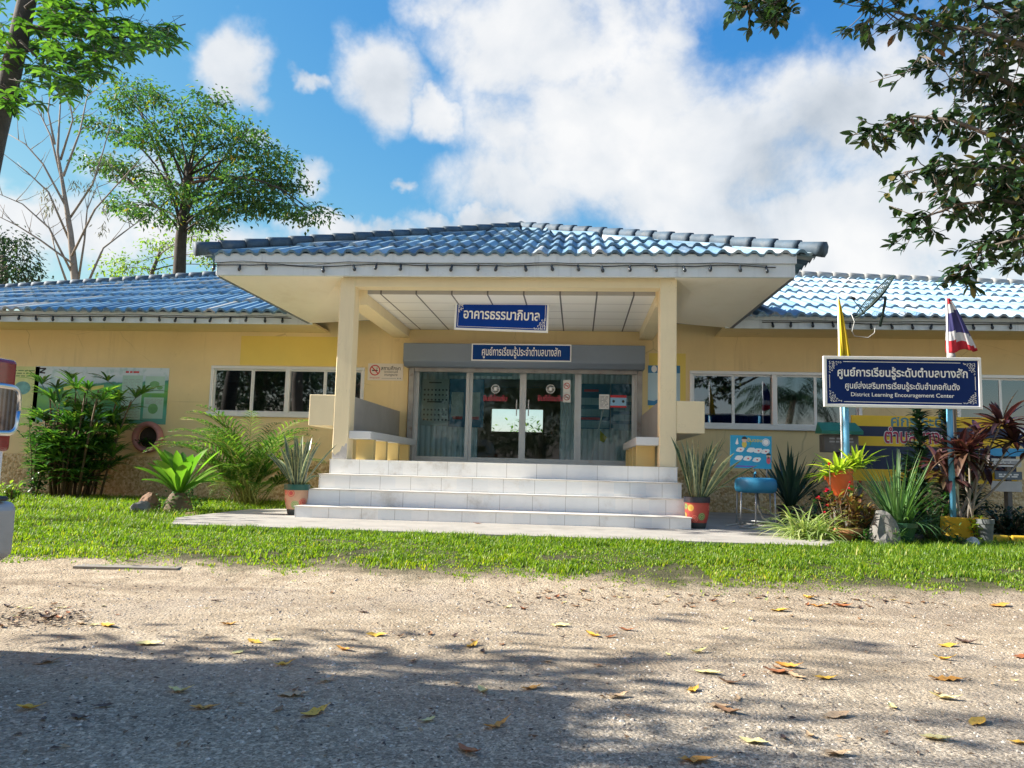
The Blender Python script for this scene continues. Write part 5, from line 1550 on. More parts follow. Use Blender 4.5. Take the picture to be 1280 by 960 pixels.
# display boards inside the hall
YI2 = YI-.03
M_BOARDB = paint('blue_display_board', (.03, .20, .34), .5, .1, 2); M_BOARDW = paint('pale_display_board', (.55, .62, .58), .5, .06, 2); M_BOARDL = paint('light_blue_board', (.35, .55, .62), .5, .05)
def display(label, px, mat, Y=YI2, name='display_board'):
    return board(name, label, 'display board', px, Y, mat, .02)
root, W, Hh, y = display('pale notice board with rows of small portraits inside the left door panel', (528, 474, 561, 532), M_BOARDW)
mb = MB()
for i in range(7):
    for j in range(8):
        if (i, j) in ((0, 0), (6, 0)): continue
        if j in (0, 4): continue
        disc(mb, -W*.78+W*1.56*i/6, Hh*.75-Hh*1.5*j/7, .022, y-.001, 0, 8)
stroke(mb, [(-W*.5, Hh*.85), (W*.4, Hh*.85)], .03, y-.001); stroke(mb, [(-W*.6, Hh*.02), (W*.6, Hh*.02)], .03, y-.001)
mb.build('portraits', paint('dark_portrait_print', (.06, .10, .12), .5, .3), root)
root, W, Hh, y = display('dark blue board with two white panels inside the left doors', (562, 474, 604, 534), M_BOARDB)
mb = MB()
for u in (-.5, .45): polyplate(mb, [(W*u-W*.34, -Hh*.6), (W*u+W*.34, -Hh*.6), (W*u+W*.34, Hh*.45), (W*u-W*.34, Hh*.45)], y-.001)
mb.build('panel', M_BOARDW, root)
mb = MB()
for u in (-.5, .45): stroke(mb, [(W*u-W*.25, -Hh*.62), (W*u+W*.3, -Hh*.62)], .06, y-.002)
mb.build('red_band', M_RED, root)
root, W, Hh, y = display('long pale blue sign high across the hall inside the doors', (560, 457, 640, 470), M_BOARDL); printlines(-W*.9, W*.9, -Hh*.5, Hh*.6, 2, M_DNAVY, root, y-.001, .03)
root, W, Hh, y = display('dark blue staff board with rows of portraits inside the right door panel', (722, 480, 762, 536), M_BOARDB)
mb = MB()
for i in range(5):
    for j in range(3): polyplate(mb, [(-W*.85+i*W*.36, Hh*.25-j*.24-.09), (-W*.85+i*W*.36+.12, Hh*.25-j*.24-.09), (-W*.85+i*W*.36+.12, Hh*.25-j*.24+.06), (-W*.85+i*W*.36, Hh*.25-j*.24+.06)], y-.001)
mb.build('portraits', M_BOARDL, root)
mb = MB(); stroke(mb, [(-W*.8, -Hh*.55), (W*.4, -Hh*.55)], .05, y-.002); stroke(mb, [(-W*.6, Hh*.7), (W*.3, Hh*.7)], .05, y-.002); mb.build('red_caption', M_PINK, root)
root, W, Hh, y = display('second dark blue staff board inside the far right door panel', (764, 480, 797, 536), M_BOARDB)
mb = MB()
for i in range(4):
    for j in range(4): polyplate(mb, [(-W*.8+i*W*.42, Hh*.35-j*.2-.07), (-W*.8+i*W*.42+.11, Hh*.35-j*.2-.07), (-W*.8+i*W*.42+.11, Hh*.35-j*.2+.06), (-W*.8+i*W*.42, Hh*.35-j*.2+.06)], y-.001)
mb.build('portraits', M_BOARDL, root)
# small flag leaning in the hall, right
fb = at(737, 583, 15.2); ft = at(757, 500, 15.2)
root = thing('indoor_flag', 'small yellow flag on a leaning pale staff inside the right doors', 'flag', (fb.x, 15.2, Z0))
mb = MB(); mb.tube([(0, 0, 0), (ft.x-fb.x, .05, ft.z-Z0)], .014, 8); mb.build('staff', M_PAPER, root, smooth=True)
fq = [at(750, 538, 15.18), at(759, 547, 15.18), at(755, 553, 15.18), at(750, 551, 15.18)]
mb = MB(); mb.face([tuple(q-Vector((fb.x, 15.2, Z0))) for q in fq]); co = mb.build('cloth', FY, root); md = co.modifiers.new('thickness', 'SOLIDIFY'); md.thickness = .003
# brown carved notice behind the left window
root, W, Hh, y = board('carved_board', 'reddish brown carved wooden board behind the left window', 'board', (282, 478, 308, 512), YW+.085, paint('red_brown_wood', (.26, .10, .065), .6, .25, 7, .3, 40), .012)
mb = MB(); stroke(mb, [(-.05, Hh*.75), (-.12, Hh*.5), (.0, Hh*.55), (.08, Hh*.72)], .018, y-.001)
for k, zq in enumerate((.25, 0, -.25, -.5, -.75)): stroke(mb, [(-W*.7+.03*i*1.0, Hh*zq+.012*math.sin(i*2.1+k)) for i in range(int(W*1.4/.03))], .009, y-.001)
mb.build('carving', paint('worn_pale_line', (.50, .36, .30), .7, .1), root)

# -- hand-washing board and basin
YWS = 10.9
p0 = at(945, 651, YWS); gzw = 0.0
root = thing('wash_stand', 'blue tyre basin on a thin steel frame by the wall', 'wash basin', (p0.x, YWS, gzw))
M_TYREB = paint('blue_painted_tyre', (.03, .23, .40), .5, .12, 4, .1, 40, dirt=(.02, .10, .18), dirt_amt=.5)
zt4, zb4 = at(945, 597, YWS).z, at(945, 616, YWS).z
rr = (at(972, 606, YWS).x-at(920, 606, YWS).x)/2
mb = MB(); hz_ = (zt4-zb4)/2
mb.lathe([(rr*.60, zt4-.015), (rr*.66, zt4), (rr*.85, zt4-.005), (rr*.97, zt4-.03), (rr, zt4-hz_*.8), (rr, zb4+hz_*.6), (rr*.95, zb4+.02), (rr*.8, zb4), (rr*.6, zb4+.005), (rr*.56, zb4+.05), (rr*.60, zt4-.015)], sides=36); mb.build('basin', M_TYREB, root, smooth=True)
mb = MB(); mb.lathe([(0, zb4+.03), (rr*.6, zb4+.035)], sides=20); mb.build('basin_floor', M_TYREB, root)
for dx_, dy_ in ((-.24, -.18), (.22, -.18), (-.05, -.22), (.24, .18), (-.22, .2)):
    mb = MB(); mb.tube([(dx_, dy_, 0), (dx_*.95, dy_*.95, zb4+.01)], .011, 8); mb.build('leg', M_STEEL, root, smooth=True)
mb = MB(); mb.tube([(-.24, -.18, .24), (.24, .18, .12)], .006, 6); mb.tube([(.22, -.18, .05), (-.22, .2, .05)], .006, 6); mb.build('brace', M_STEEL, root, smooth=True)
mb = MB(); mb.tube([(.02, .02, zb4), (.04, .0, .22), (.10, .02, .10), (.22, -.02, .02), (.40, -.1, .012)], .018, 8); mb.build('drain_pipe', paint('grey_pipe', (.20, .20, .18), .5, .1), root, smooth=True)
mb = MB()
for x in (.02, .18): mb.tube([(x, .14, zt4-.04), (x, .14, zt4+.16)], .010, 8)
mb.build('board_post', M_STEEL, root, smooth=True)
mb = MB(); mb.tube([(-.02, -.02, zt4-.02), (-.02, -.02, zt4+.05), (-.02, -.08, zt4+.07), (-.02, -.10, zt4+.05)], .012, 8); mb.build('tap', M_TYREB, root, smooth=True)
# hose lying on the apron
hp = [atz(q, w, .012) for q, w in ((908, 657), (930, 654), (950, 657), (970, 659), (990, 655), (975, 652), (945, 655), (925, 659), (955, 661), (985, 660))]
mb = MB(); mb.tube([h_-hp[0] for h_ in hp], .012, 6); ho = mb.build('garden_hose', paint('pale_hose', (.45, .43, .38), .5, .1), smooth=True); ho.location = hp[0]
tag(ho, 'pale garden hose coiled on the concrete below the blue basin', 'hose')
M_CYAN = paint('bright_blue_print', (.02, .36, .60), .45, .04)
cA, cB = at(912.5, 544.5, YWS-.02), at(964.5, 585, YWS-.02)
W, Hh = (cB.x-cA.x)/2, .223; cen = Vector(((cA.x+cB.x)/2, YWS-.02, at(938, 565, YWS-.02).z))
root = thing('handwashing_board', 'bright blue board with small hand drawings above the blue tyre basin', 'sign', cen); root.rotation_euler = (0, R(.8), 0)
mb = MB(); mb.box(-W, W, -.01, 0, -Hh, Hh); mb.build('backing', M_CYAN, root)
y = -.01
mb = MB()
for (u, v) in ((-.52, .12), (-.0, .12), (.34, .09), (.70, .06), (-.58, -.38), (-.16, -.40), (.28, -.46)):
    disc(mb, W*u, Hh*v, .048, y-.001, 0, 12, .034); disc(mb, W*u+.03, Hh*v+.012, .028, y-.0016, 0, 10, .022); disc(mb, W*u-.028, Hh*v-.012, .03, y-.0022, 0, 10, .018)
ring(mb, W*.72, Hh*.62, .044, .052, y-.001); disc(mb, W*.72, Hh*.62, .038, y-.0016)
polyplate(mb, [(-W*.68, Hh*.42), (-W*.60, Hh*.48), (-W*.66, Hh*.85), (-W*.76, Hh*.48)], y-.001)
mb.build('hand_drawing', M_LETTER, root)
mb = MB()
for (u, v) in ((-.52, .12), (.34, .09), (.70, .06), (-.16, -.40), (.28, -.46)): disc(mb, W*u+.008, Hh*v, .014, y-.003, 0, 8, .01)
disc(mb, W*.85, -Hh*.48, .028, y-.002, 0, 10, .05); mb.build('red_detail', M_PINK, root)
mb = MB(); disc(mb, -W*.32, Hh*.46, .034, y-.0012, 0, 12, .05); mb.build('yellow_shirt', paint('yellow_print_b', (.72, .58, .10), .5, .05), root)
for q_ in ((-W*.32, Hh*.72, .034), (W*.85, -Hh*.22, .028)):
    mb = MB(); disc(mb, q_[0], q_[1], q_[2], y-.002, 0, 14); mb.build('face', paint('peach_print', (.78, .52, .38), .5, .05), root)
mb = MB()
for cx_, cz_, q in ((-W*.32, Hh*.72, .037), (W*.85, -Hh*.22, .031)): polyplate(mb, [(cx_+q*math.cos(PI*k/10), cz_+.012+q*math.sin(PI*k/10)) for k in range(11)], y-.0028)
mb.build('hair', M_BLKP, root)
text('7', -W*.02, Hh*.52, y-.001, .035, paint('green_print', (.10, .35, .08), .5, .05), root, .06, .03)
text('ขั้นตอน', W*.18, Hh*.74, y-.001, .2, M_TEALP if False else paint('yellow_print_b', (.72, .58, .10)), root, .055, .02)
mb = MB(); stroke(mb, [(-W*.95, -Hh*.88), (W*.2, -Hh*.88)], .018, y-.001); mb.build('violet_print', paint('violet_print', (.16, .12, .50), .5, .1), root)

# -- wooden letter box with a green lid, on the wall behind the name board
YLb = 12.0
a, c = at(1027, 543, YLb), at(1070, 566, YLb)
root = thing('notice_box', 'weathered grey wooden box with a green lid left of the yellow board', 'box', ((a.x+c.x)/2, YLb, c.z)); w_ = (c.x-a.x)/2; hh_ = a.z-c.z
M_OLDW = paint('weathered_wood', (.17, .16, .14), .85, .25, 6, .4, 35, dirt=(.30, .30, .28), dirt_amt=.6, dscale=7)
mb = MB(); mb.box(-w_, w_, -.12, .12, 0, hh_); bevel(mb.build('body', M_OLDW, root), .005, 1)
mb = MB(); z = hh_
mb.v = [(-w_-.05, -.18, z), (w_+.05, -.18, z), (w_+.05, .16, z+.02), (-w_-.05, .16, z+.02), (-w_-.05, -.18, z+.05), (w_+.05, -.18, z+.05), (w_+.03, .10, z+.19), (-w_-.03, .10, z+.19)]
mb.f = [(0, 3, 2, 1), (4, 5, 6, 7), (0, 1, 5, 4), (1, 2, 6, 5), (2, 3, 7, 6), (3, 0, 4, 7)]; mb.mi = [0]*6
mb.build('lid', paint('green_lid_paint', (.03, .22, .14), .6, .2, 5, dirt=(.2, .25, .2), dirt_amt=.4), root)
mb = MB(); mb.box(-.04, .04, .02, .10, -(c.z-gz(0, 12))-.05, -.002); mb.build('post', M_OLDW, root)
printlines(-w_*.7, w_*.7, hh_*.5, hh_*.85, 2, paint('pale_paint_marks', (.42, .42, .40), .7, .1), root, -.122, .025)

# -- yellow and navy board
YYB = 12.3
M_YEL = paint('golden_yellow_paint', (.86, .56, .03), .5, .06, 3, dirt=(.45, .30, .05), dirt_amt=.3); M_YNAVY = paint('dark_navy_paint', (.012, .03, .08), .5, .1)
a, c = at(1064, 519, YYB), at(1272, 640, YYB)
zt5 = at(1120, 520, YYB).z; root = thing('striped_board', 'yellow and navy striped board with Thai lettering behind the name board', 'sign', ((a.x+c.x)/2, YYB, gz(c.x, YYB)))
W = (c.x-a.x)/2; zz = zt5-root.location.z
bands = [(519, 533, M_YEL), (533, 546, M_YNAVY), (546, 558, M_YEL), (558, 587, M_YNAVY), (587, 600, M_YEL)]
zq = [at(1120, q, YYB).z-root.location.z for q in (520, 533.5, 546, 558, 587, 602)]
for i, (_, _, mm) in enumerate(bands):
    mb = MB(); mb.box(-W, W, -.02, .02, zq[i+1]+.001, zq[i]); mb.build('yellow_band' if mm is M_YEL else 'navy_band', mm, root)
for q in (-.9, .9):
    mb = MB(); mb.box(W*q-.03, W*q+.03, .021, .07, -.05, zq[0]-.05); mb.build('post', M_OLDW, root)
q0, q1 = at(1113, 526, YYB).x-root.location.x, at(1190, 526, YYB).x-root.location.x
text('ศกร.ระดับ', (q0+q1)/2, (zq[0]+zq[1])/2+.015, -.022, q1-q0, paint('slate_teal_lettering', (.10, .26, .30), .5, .05), root, .19, .022)
q0, q1 = at(1104, 548, YYB).x-root.location.x, at(1196, 548, YYB).x-root.location.x
text('ตำบลบางสัก', (q0+q1)/2, (zq[1]+zq[3])/2+.02, -.0215, q1-q0, M_LETTER, root, .26, .05)
text('ตำบลบางสัก', (q0+q1)/2, (zq[1]+zq[3])/2+.02, -.0265, q1-q0-.02, paint('crimson_lettering', (.42, .03, .08), .5, .05), root, .245, .018)

# -- stacked little direction boards at the right edge
YSB = 12.2
p0 = at(1262, 600, YSB)
root = thing('direction_post', 'stack of four small painted boards on a post at the right edge', 'sign', (p0.x, YSB, gz(p0.x, YSB)))
gzl = root.location.z
for (x0, y0, x1, y1, nm, cc, tl_) in ((1236, 560, 1290, 571, 'blue_board', (.05, .33, .60), 0), (1239, 573, 1276, 584, 'white_board', (.62, .62, .58), 1), (1243, 589, 1277, 600, 'grey_board', (.12, .15, .17), 2), (1238, 601, 1277, 615, 'bare_wood_board', (.48, .47, .43), 3)):
    A_, C_ = at(x0, y0, YSB), at(x1, y1, YSB)
    mb = MB(); mb.box(A_.x-p0.x, C_.x-p0.x, -.02, 0, C_.z-gzl, A_.z-gzl); mb.build('board', paint(nm, cc, .6, .15, 4, .1, 30, dirt=tuple(k*.5 for k in cc), dirt_amt=.4), root)
    if tl_ in (1, 2): printlines(A_.x-p0.x+.05, C_.x-p0.x-.05, C_.z-gzl+.03, A_.z-gzl-.03, 2, M_GREYL if tl_ == 1 else M_PAPER, root, -.0215, .022)
mb = MB(); mb.box(-.03, .03, .001, .06, -.05, at(1262, 558, YSB).z-gzl); mb.build('post', M_OLDW, root)

# -- pink tyre planter hung on the wall
cT = at(184.5, 546.5, YW-.10); RT = (at(203.5, 546, YW-.1).x-at(165.5, 546, YW-.1).x)/2
root = thing('tyre_planter', 'dusty pink tyre hung on the wall right of the lady palm', 'planter', (cT.x, YW-.10, cT.z)); 
mb = MB(); n = 36; k_ = 12
for i in range(n):
    a = 2*PI*i/n
    for j in range(k_):
        t = 2*PI*j/k_; r_ = RT*.82+RT*.18*math.cos(t); yy = .085*math.sin(t)
        mb.v.append((r_*math.cos(a), yy, r_*math.sin(a)))
for i in range(n):
    for j in range(k_): mb.f.append((i*k_+j, ((i+1) % n)*k_+j, ((i+1) % n)*k_+(j+1) % k_, i*k_+(j+1) % k_)); mb.mi.append(0)
mb.build('tyre', paint('dusty_pink_paint', (.45, .20, .19), .6, .15, 5, dirt=(.25, .14, .12), dirt_amt=.6), root, smooth=True)
mb = MB(); mb.lathe([(0, 0), (RT*.66, 0)], sides=24); mb.v = [(v[0], .07, v[1]) for v in mb.v]; mb.build('backing', M_SOILP, root)
r = random.Random(15); mb = MB()
for i in range(60): mb.blade((r.gauss(0, .09), -.03, -RT*.55+r.uniform(0, .1)), r.uniform(3.3, 6.1), r.uniform(0, 1.2), r.uniform(.06, .12), .03, .8, n=2, prof=lance)
mb.build('plant', M_LVINE, root)

# -- satellite dish on the right eave
YD = 13.05
root = thing('satellite_dish', 'dark green mesh satellite dish seen edge-on above the right eave', 'satellite dish', at(1100, 408, YD)); o0 = root.location.copy()
M_DISH = paint('dark_green_metal', (.015, .035, .028), .6, .15, 5, metal=.1)
e0, e1 = at(1116, 346, YD)-o0, at(1073, 397, YD)-o0
ax = (e1-e0).normalized(); Rd = (e1-e0).length/2; mid_ = (e0+e1)/2; nrm = Vector((-ax.z, 0, ax.x)); nrm = -nrm if nrm.x > 0 else nrm; oth = Vector((0, 1, 0)); nrm = (nrm+Vector((0, -.03, 0))).normalized(); oth = ax.cross(nrm)
mb = MB()
for i in range(9):
    rr_ = Rd*i/8
    for k in range(28):
        t = 2*PI*k/28; mb.v.append(tuple(mid_+ax*rr_*math.cos(t)+oth*rr_*math.sin(t)*.8+nrm*(.16*Rd*((i/8)**2-1)+.02)))
for i in range(8):
    for k in range(28): mb.f.append((i*28+k, i*28+(k+1) % 28, (i+1)*28+(k+1) % 28, (i+1)*28+k)); mb.mi.append(0)
do = mb.build('dish', M_DISH, root, smooth=True); md = do.modifiers.new('mesh', 'WIREFRAME'); md.thickness = .012; md.use_replace = True
mb = MB(); mb.tube([mid_+ax*Rd*math.cos(2*PI*k/28)+oth*Rd*.8*math.sin(2*PI*k/28)+nrm*.02 for k in range(29)], .012, 6); mb.build('rim', M_DISH, root, smooth=True)
mb = MB(); q_ = at(1107, 371, YD)-o0; mb.tube([Vector((0, .0, 0)), at(1106, 380, YD)-o0, q_], [.022, .022, .022], 8); mb.tube([q_, at(1096, 372, YD)-o0, at(1078, 393, YD)-o0], .014, 6); mb.build('mount', M_DISH, root, smooth=True)
mb = MB(); mb.tube([at(1082, 394, YD)-o0, at(1066, 374, YD)-o0], .008, 6); mb.build('feed_arm', M_DISH, root, smooth=True)
mb = MB(); l_ = at(1065, 373, YD)-o0; mb.tube([l_+Vector((-.03, 0, .02)), l_+Vector((.05, 0, -.01))], .026, 8); mb.build('feed_horn', M_BLACK, root, smooth=True)
mb = MB(); mb.tube([at(x, y, YD)-o0 for x, y in ((1064, 392), (1068, 402), (1065, 414), (1068, 420), (1085, 422), (1093, 416), (1094, 408))], .005, 5); mb.build('cable', M_PAPER, root, smooth=True)

# -- white pickup at the left edge: the rear corner is what shows
TY = 2.56; TX = at(20, 517, 3.38).x-.125
T = thing('pickup_truck', 'white pickup at the left edge with its red and chrome tail lamp in view', 'pickup truck', (TX, TY, gz(TX, TY)), R(-7))
M_CARW = paint('white_car_paint', (.72, .74, .76), .25, .02, 2, coat=.6); M_CHROME = paint('chrome', (.70, .71, .72), .28, .03, metal=1.0)
M_LAMPR = paint('red_lamp_plastic', (.22, .006, .015), .15, .15, 6, coat=.8); M_LAMPC = None
m, g, b = newmat('clear_lamp'); p = g.sep(g.pos()); rb = g.math('SINE', g.math('MULTIPLY', p[1], 260))
g.put(b.inputs['Base Color'], g.mix(g.step(rb, -.3, .5), (.02, .02, .025), (.09, .10, .11))); b.inputs['Roughness'].default_value = .15; b.inputs['Coat Weight'].default_value = 1; M_LAMPC = m
M_CARG = paint('car_window', (.02, .025, .03), .08, .1); M_TYRE = paint('tyre_rubber', (.02, .02, .02), .85, .2, 6); M_STEP = paint('dark_step_pad', (.025, .035, .045), .6, .15, 8)
# side profile (x backwards from the tail = 0), height above road
def extr(name, prof, y0, y1, mat, root, bev=.03, taper=0):
    mb = MB(); n = len(prof)
    mb.v = [(x, y0, z) for x, z in prof]+[(x, y1, z) for x, z in prof]
    mb.f = [tuple(range(n)), tuple(reversed(range(n, 2*n)))]+[(i, i+n, (i+1) % n+n, (i+1) % n) for i in range(n)]; mb.mi = [0]*len(mb.f)
    o = mb.build(name, mat, root); bevel(o, bev, 3); return o
hw = .82
body = extr('body', [(0, .62), (0, 1.02), (-.03, 1.36), (-1.55, 1.36), (-1.6, 1.05), (-3.35, 1.02), (-4.6, .93), (-4.75, .75), (-4.75, .45), (-4.2, .42), (-4.1, .62), (-3.9, .76), (-3.6, .76), (-3.4, .62), (-3.3, .42), (-1.3, .42), (-1.2, .62), (-1.0, .76), (-.7, .76), (-.5, .62), (-.42, .52), (0, .52)], -hw, hw, M_CARW, T)
extr('cab', [(-1.62, 1.04), (-1.66, 1.84), (-2.7, 1.86), (-3.36, 1.06)], -hw*.9, hw*.9, M_CARW, T, .05)
extr('canopy', [(-.04, 1.362), (-.2, 1.80), (-1.50, 1.84), (-1.54, 1.362)], -hw*.93, hw*.93, M_CARW, T, .05)
for s in (-1, 1):
    mb = MB(); yy = s*(hw*.9+.004)
    mb.box(-2.6, -1.75, min(yy, yy+s*.006), max(yy, yy+s*.006), 1.16, 1.60); mb.build('side_window', M_CARG, T)
    mb = MB(); yy = s*(hw*.93+.004); mb.box(-1.35, -.42, min(yy, yy+s*.006), max(yy, yy+s*.006), 1.42, 1.62); mb.build('side_window', M_CARG, T)
    # tail lamp cluster on the rear corner
    y0, y1 = (hw-.17, hw+.012) if s > 0 else (-hw-.012, -hw+.17)
    mb = MB(); mb.box(-.10, .012, y0, y1, .965, 1.39); lo = mb.build('tail_lamp', M_LAMPR, T); bevel(lo, .02, 3)
    mb = MB(); yc = (y0+y1)/2
    rc = []
    for k in range(24):
        t = 2*PI*k/24; cx_, cz_ = math.cos(t), math.sin(t)
        rc.append((math.copysign(abs(cx_)**.45, cx_), math.copysign(abs(cz_)**.45, cz_)))
    hwid = (y1-y0)/2+.012
    mb.tube([(.022, yc+u*hwid*.94, 1.155+v*.107) for u, v in rc]+[(.022, yc+rc[0][0]*hwid*.94, 1.155+rc[0][1]*.107)], .014, 8); mb.build('chrome_surround', M_CHROME, lo, smooth=True)
    mb = MB(); mb.face([(.028, yc+u*hwid*.9, 1.155+v*.103) for u, v in rc]); mb.face([(.013, yc+u*hwid*.9, 1.155+v*.103) for u, v in reversed(rc)])
    for k in range(24):
        a_, c_ = rc[k], rc[(k+1) % 24]; mb.face([(.013, yc+a_[0]*hwid*.9, 1.155+a_[1]*.103), (.013, yc+c_[0]*hwid*.9, 1.155+c_[1]*.103), (.028, yc+c_[0]*hwid*.9, 1.155+c_[1]*.103), (.028, yc+a_[0]*hwid*.9, 1.155+a_[1]*.103)])
    mb.build('clear_lens', M_LAMPC, lo)
bo = extr('bumper', [(-.02, .46), (.045, .50), (.045, .70), (.03, .74), (-.02, .74)], -hw-.02, hw+.05, paint('dull_bumper', (.42, .43, .44), .45, .08, 4, metal=.3, dirt=(.2, .19, .17), dirt_amt=.5), T, .03)
mb = MB(); mb.box(-.015, .04, -hw+.02, hw+.0, .742, .765); bevel(mb.build('step_pad', M_STEP, bo), .01, 2)
mb = MB(); mb.box(.002, .010, -.55, .55, .80, 1.0); mb.build('tailgate_panel', M_CARW, T)
for x_ in (-.85, -3.75):
    for s in (-1, 1):
        mb = MB(); mb.lathe([(.16, -.11), (.30, -.11), (.335, -.08), (.34, 0), (.335, .08), (.30, .11), (.16, .11), (.16, -.11)], sides=32); mb.v = [(v[0]+x_, v[2]+s*(hw-.10), v[1]+.34) for v in mb.v]; wo = mb.build('wheel', M_TYRE, T, smooth=True)
        mb = MB(); mb.lathe([(0, .06), (.05, .07), (.15, .04), (.158, .09)], sides=24); mb.v = [(v[0]+x_, s*v[2]+s*(hw-.10), v[1]+.34) for v in mb.v]; mb.build('rim', M_CHROME, wo, smooth=True)

# ------------------------------------------------------------------ the bed of pots on the right
M_LSPID = leafmat('variegated_leaf', [(0, (.16, .26, .07)), (.5, (.30, .38, .14)), (1, (.52, .54, .28))], .4, .35)
M_LALOE = leafmat('sword_leaf', [(0, (.06, .14, .05)), (.6, (.10, .21, .07)), (1, (.17, .29, .10))], .35, .25)
M_LYUC = leafmat('dark_sword_leaf', [(0, (.02, .055, .04)), (.7, (.035, .085, .055)), (1, (.06, .12, .07))], .4, .2)
M_LCROT = leafmat('croton_leaf', [(0, (.09, .035, .025)), (.35, (.20, .09, .04)), (.6, (.28, .17, .06)), (.85, (.15, .18, .04)), (1, (.42, .30, .12))], .35, .3)
M_LCORD = leafmat('cordyline_leaf', [(0, (.035, .018, .02)), (.5, (.075, .03, .035)), (.8, (.13, .07, .05)), (1, (.18, .14, .07))], .35, .3, (1.5, .9, .75))
M_LSONG = leafmat('dark_whorl_leaf', [(0, (.010, .03, .020)), (1, (.025, .06, .035))], .35, .12)
M_LBROM = leafmat('lime_rosette_leaf', [(0, (.20, .32, .03)), (.6, (.36, .46, .05)), (1, (.55, .58, .12))], .35, .4)
M_PETAL = leafmat('red_petal', [(0, (.55, .01, .05)), (1, (.80, .03, .10))], .5, .3, (1.3, .6, .6))
M_POTO = paint('orange_pot', (.68, .13, .025), .5, .08, 4); M_POTB = paint('brown_clay_pot', (.30, .13, .05), .7, .15, 5, dirt=(.14, .09, .06), dirt_amt=.5); M_POTG = paint('green_pot', (.015, .075, .03), .5, .12, 4); M_POTK = paint('dark_plastic_pot', (.03, .02, .025), .5, .2)
M_PLANT_Y = paint('yellow_planter_paint', (.66, .42, .02), .6, .12, 4, .1, 30, dirt=(.30, .22, .04), dirt_amt=.6, dscale=3)
def potted(name, label, cat, c, pr, ph, potm, group=None, square=False, rim=True):
    root = thing(name, label, cat, c, group=group)
    if not potm: return root
    mb = MB()
    mb.lathe([(0, 0), (pr*.68, 0), (pr*.74, .02), (pr*.98, ph-.05), (pr*1.08, ph-.05), (pr*1.08, ph), (pr*.95, ph), (pr*.9, ph-.06)], sides=24); mb.build('pot', potm, root)
    mb = MB(); mb.lathe([(0, ph-.035), (pr*.93, ph-.04)], sides=16); mb.build('soil', M_SOILP, root); return root
def fountain(mb, c, n, lo, hi, W, e0, e1, b0, b1, r, spread=.05, prof=None, fold=.3, seg=6):
    for i in range(n):
        a = r.uniform(0, 6.28); q = spread*math.sqrt(r.random())
        mb.blade((c[0]+math.cos(a)*q, c[1]+math.sin(a)*q, c[2]), a+r.uniform(-.3, .3), r.uniform(e0, e1), r.uniform(lo, hi), W*r.uniform(.8, 1.2), r.uniform(b0, b1), n=seg, fold=fold, prof=prof or (lambda t: min(1, .55+1.3*t)*(1 if t < .45 else max(.03, 1-((t-.45)/.55)**1.6))))
r = random.Random(91)
# dark sword-leaved plant in a dark pot
p0 = gpx(988, 652, 11.2); p0.z = 0 if on_apron(p0.x, p0.y) else p0.z
root = potted('sword_plant', 'dark green stiff sword-leaved plant in a dark pot right of the blue basin', 'potted plant', p0, .17, .26, M_POTK)
mb = MB(); fountain(mb, (0, 0, .24), 58, .55, .95, .05, .75, 1.5, .1, .45, r); mb.build('leaves', M_LYUC, root)
# variegated spider plants
p0 = gpx(1022, 672, 8.95)
root = potted('spider_plant', 'pale striped spider plant spilling over the edge of the concrete', 'plant', p0, .1, .1, None)
mb = MB(); 
for k, (dx_, dy_) in enumerate(((-.14, 0), (.02, -.05), (.10, .05), (-.05, .1), (-.22, .1))): fountain(mb, (dx_, dy_, .0), 60, .36, .68, .022, .45, 1.4, 1.0, 2.2, r, .05)
mb.build('leaves', M_LSPID, root)
# croton in a brown pot with crown-of-thorns flowers
p0 = gpx(1056, 670, 8.9)
root = potted('croton', 'bronze croton bush in a brown clay pot in front of the orange pot', 'potted plant', p0+Vector((.03, 0, 0)), .17, .18, M_POTB)
sm = MB(); lm = MB()
for i in range(22):
    a = r.uniform(0, 6.28); q = r.uniform(.02, .26); e = Vector((math.cos(a)*q*1.15+.05, math.sin(a)*q, .18+r.uniform(.12, .36)))
    sm.tube([Vector((e.x*.3, e.y*.3, .15)), e], [.008, .005], 5)
    for k in range(15): lm.blade(e+Vector((0, 0, -r.uniform(0, .14))), r.uniform(0, 6.28), r.uniform(-.1, 1.2), r.uniform(.08, .15), .034, r.uniform(.2, .9), n=3, fold=.25, prof=lance)
sm.build('stems', M_STEMB, root, smooth=True); lm.build('leaves', M_LCROT, root)
p0 = gpx(1043, 668, 9.05)
root = potted('red_flower_plant', 'thorny plant with crimson flowers between spider plant and croton', 'flower', p0, .1, .1, None)
sm = MB(); lm = MB(); fm = MB()
for (x, y, s) in ((1034, 614, .05), (1023, 623, .036), (1048, 622, .036), (1037, 605-24, .04), (1061, 612, .034), (1075, 603, .03), (1034, 632, .034), (1031, 641, .03), (1062, 604, .03), (1044, 627, .028)):
    e = at(x, y, 9.0+r.uniform(-.08, .08))-p0
    sm.tube([Vector((r.uniform(-.06, .06), 0, 0)), e*.6+Vector((r.uniform(-.03, .03), 0, .02)), e], [.008, .007, .005], 5)
    for k in range(7): lm.blade(e+Vector((r.gauss(0, .03), r.gauss(0, .03), -r.uniform(.01, .10))), r.uniform(0, 6.28), r.uniform(-.1, .8), .075, .034, .5, n=3, prof=lance)
    for k in range(14): fm.blade(e+Vector((0, 0, .0)), r.uniform(0, 6.28), r.uniform(-.2, 1.4), s*r.uniform(.7, 1.1), s*.8, .9, n=2, prof=lance)
sm.build('stems', M_STEMB, root, smooth=True); lm.build('leaves', M_LVINE, root); fm.build('flowers', M_PETAL, root)
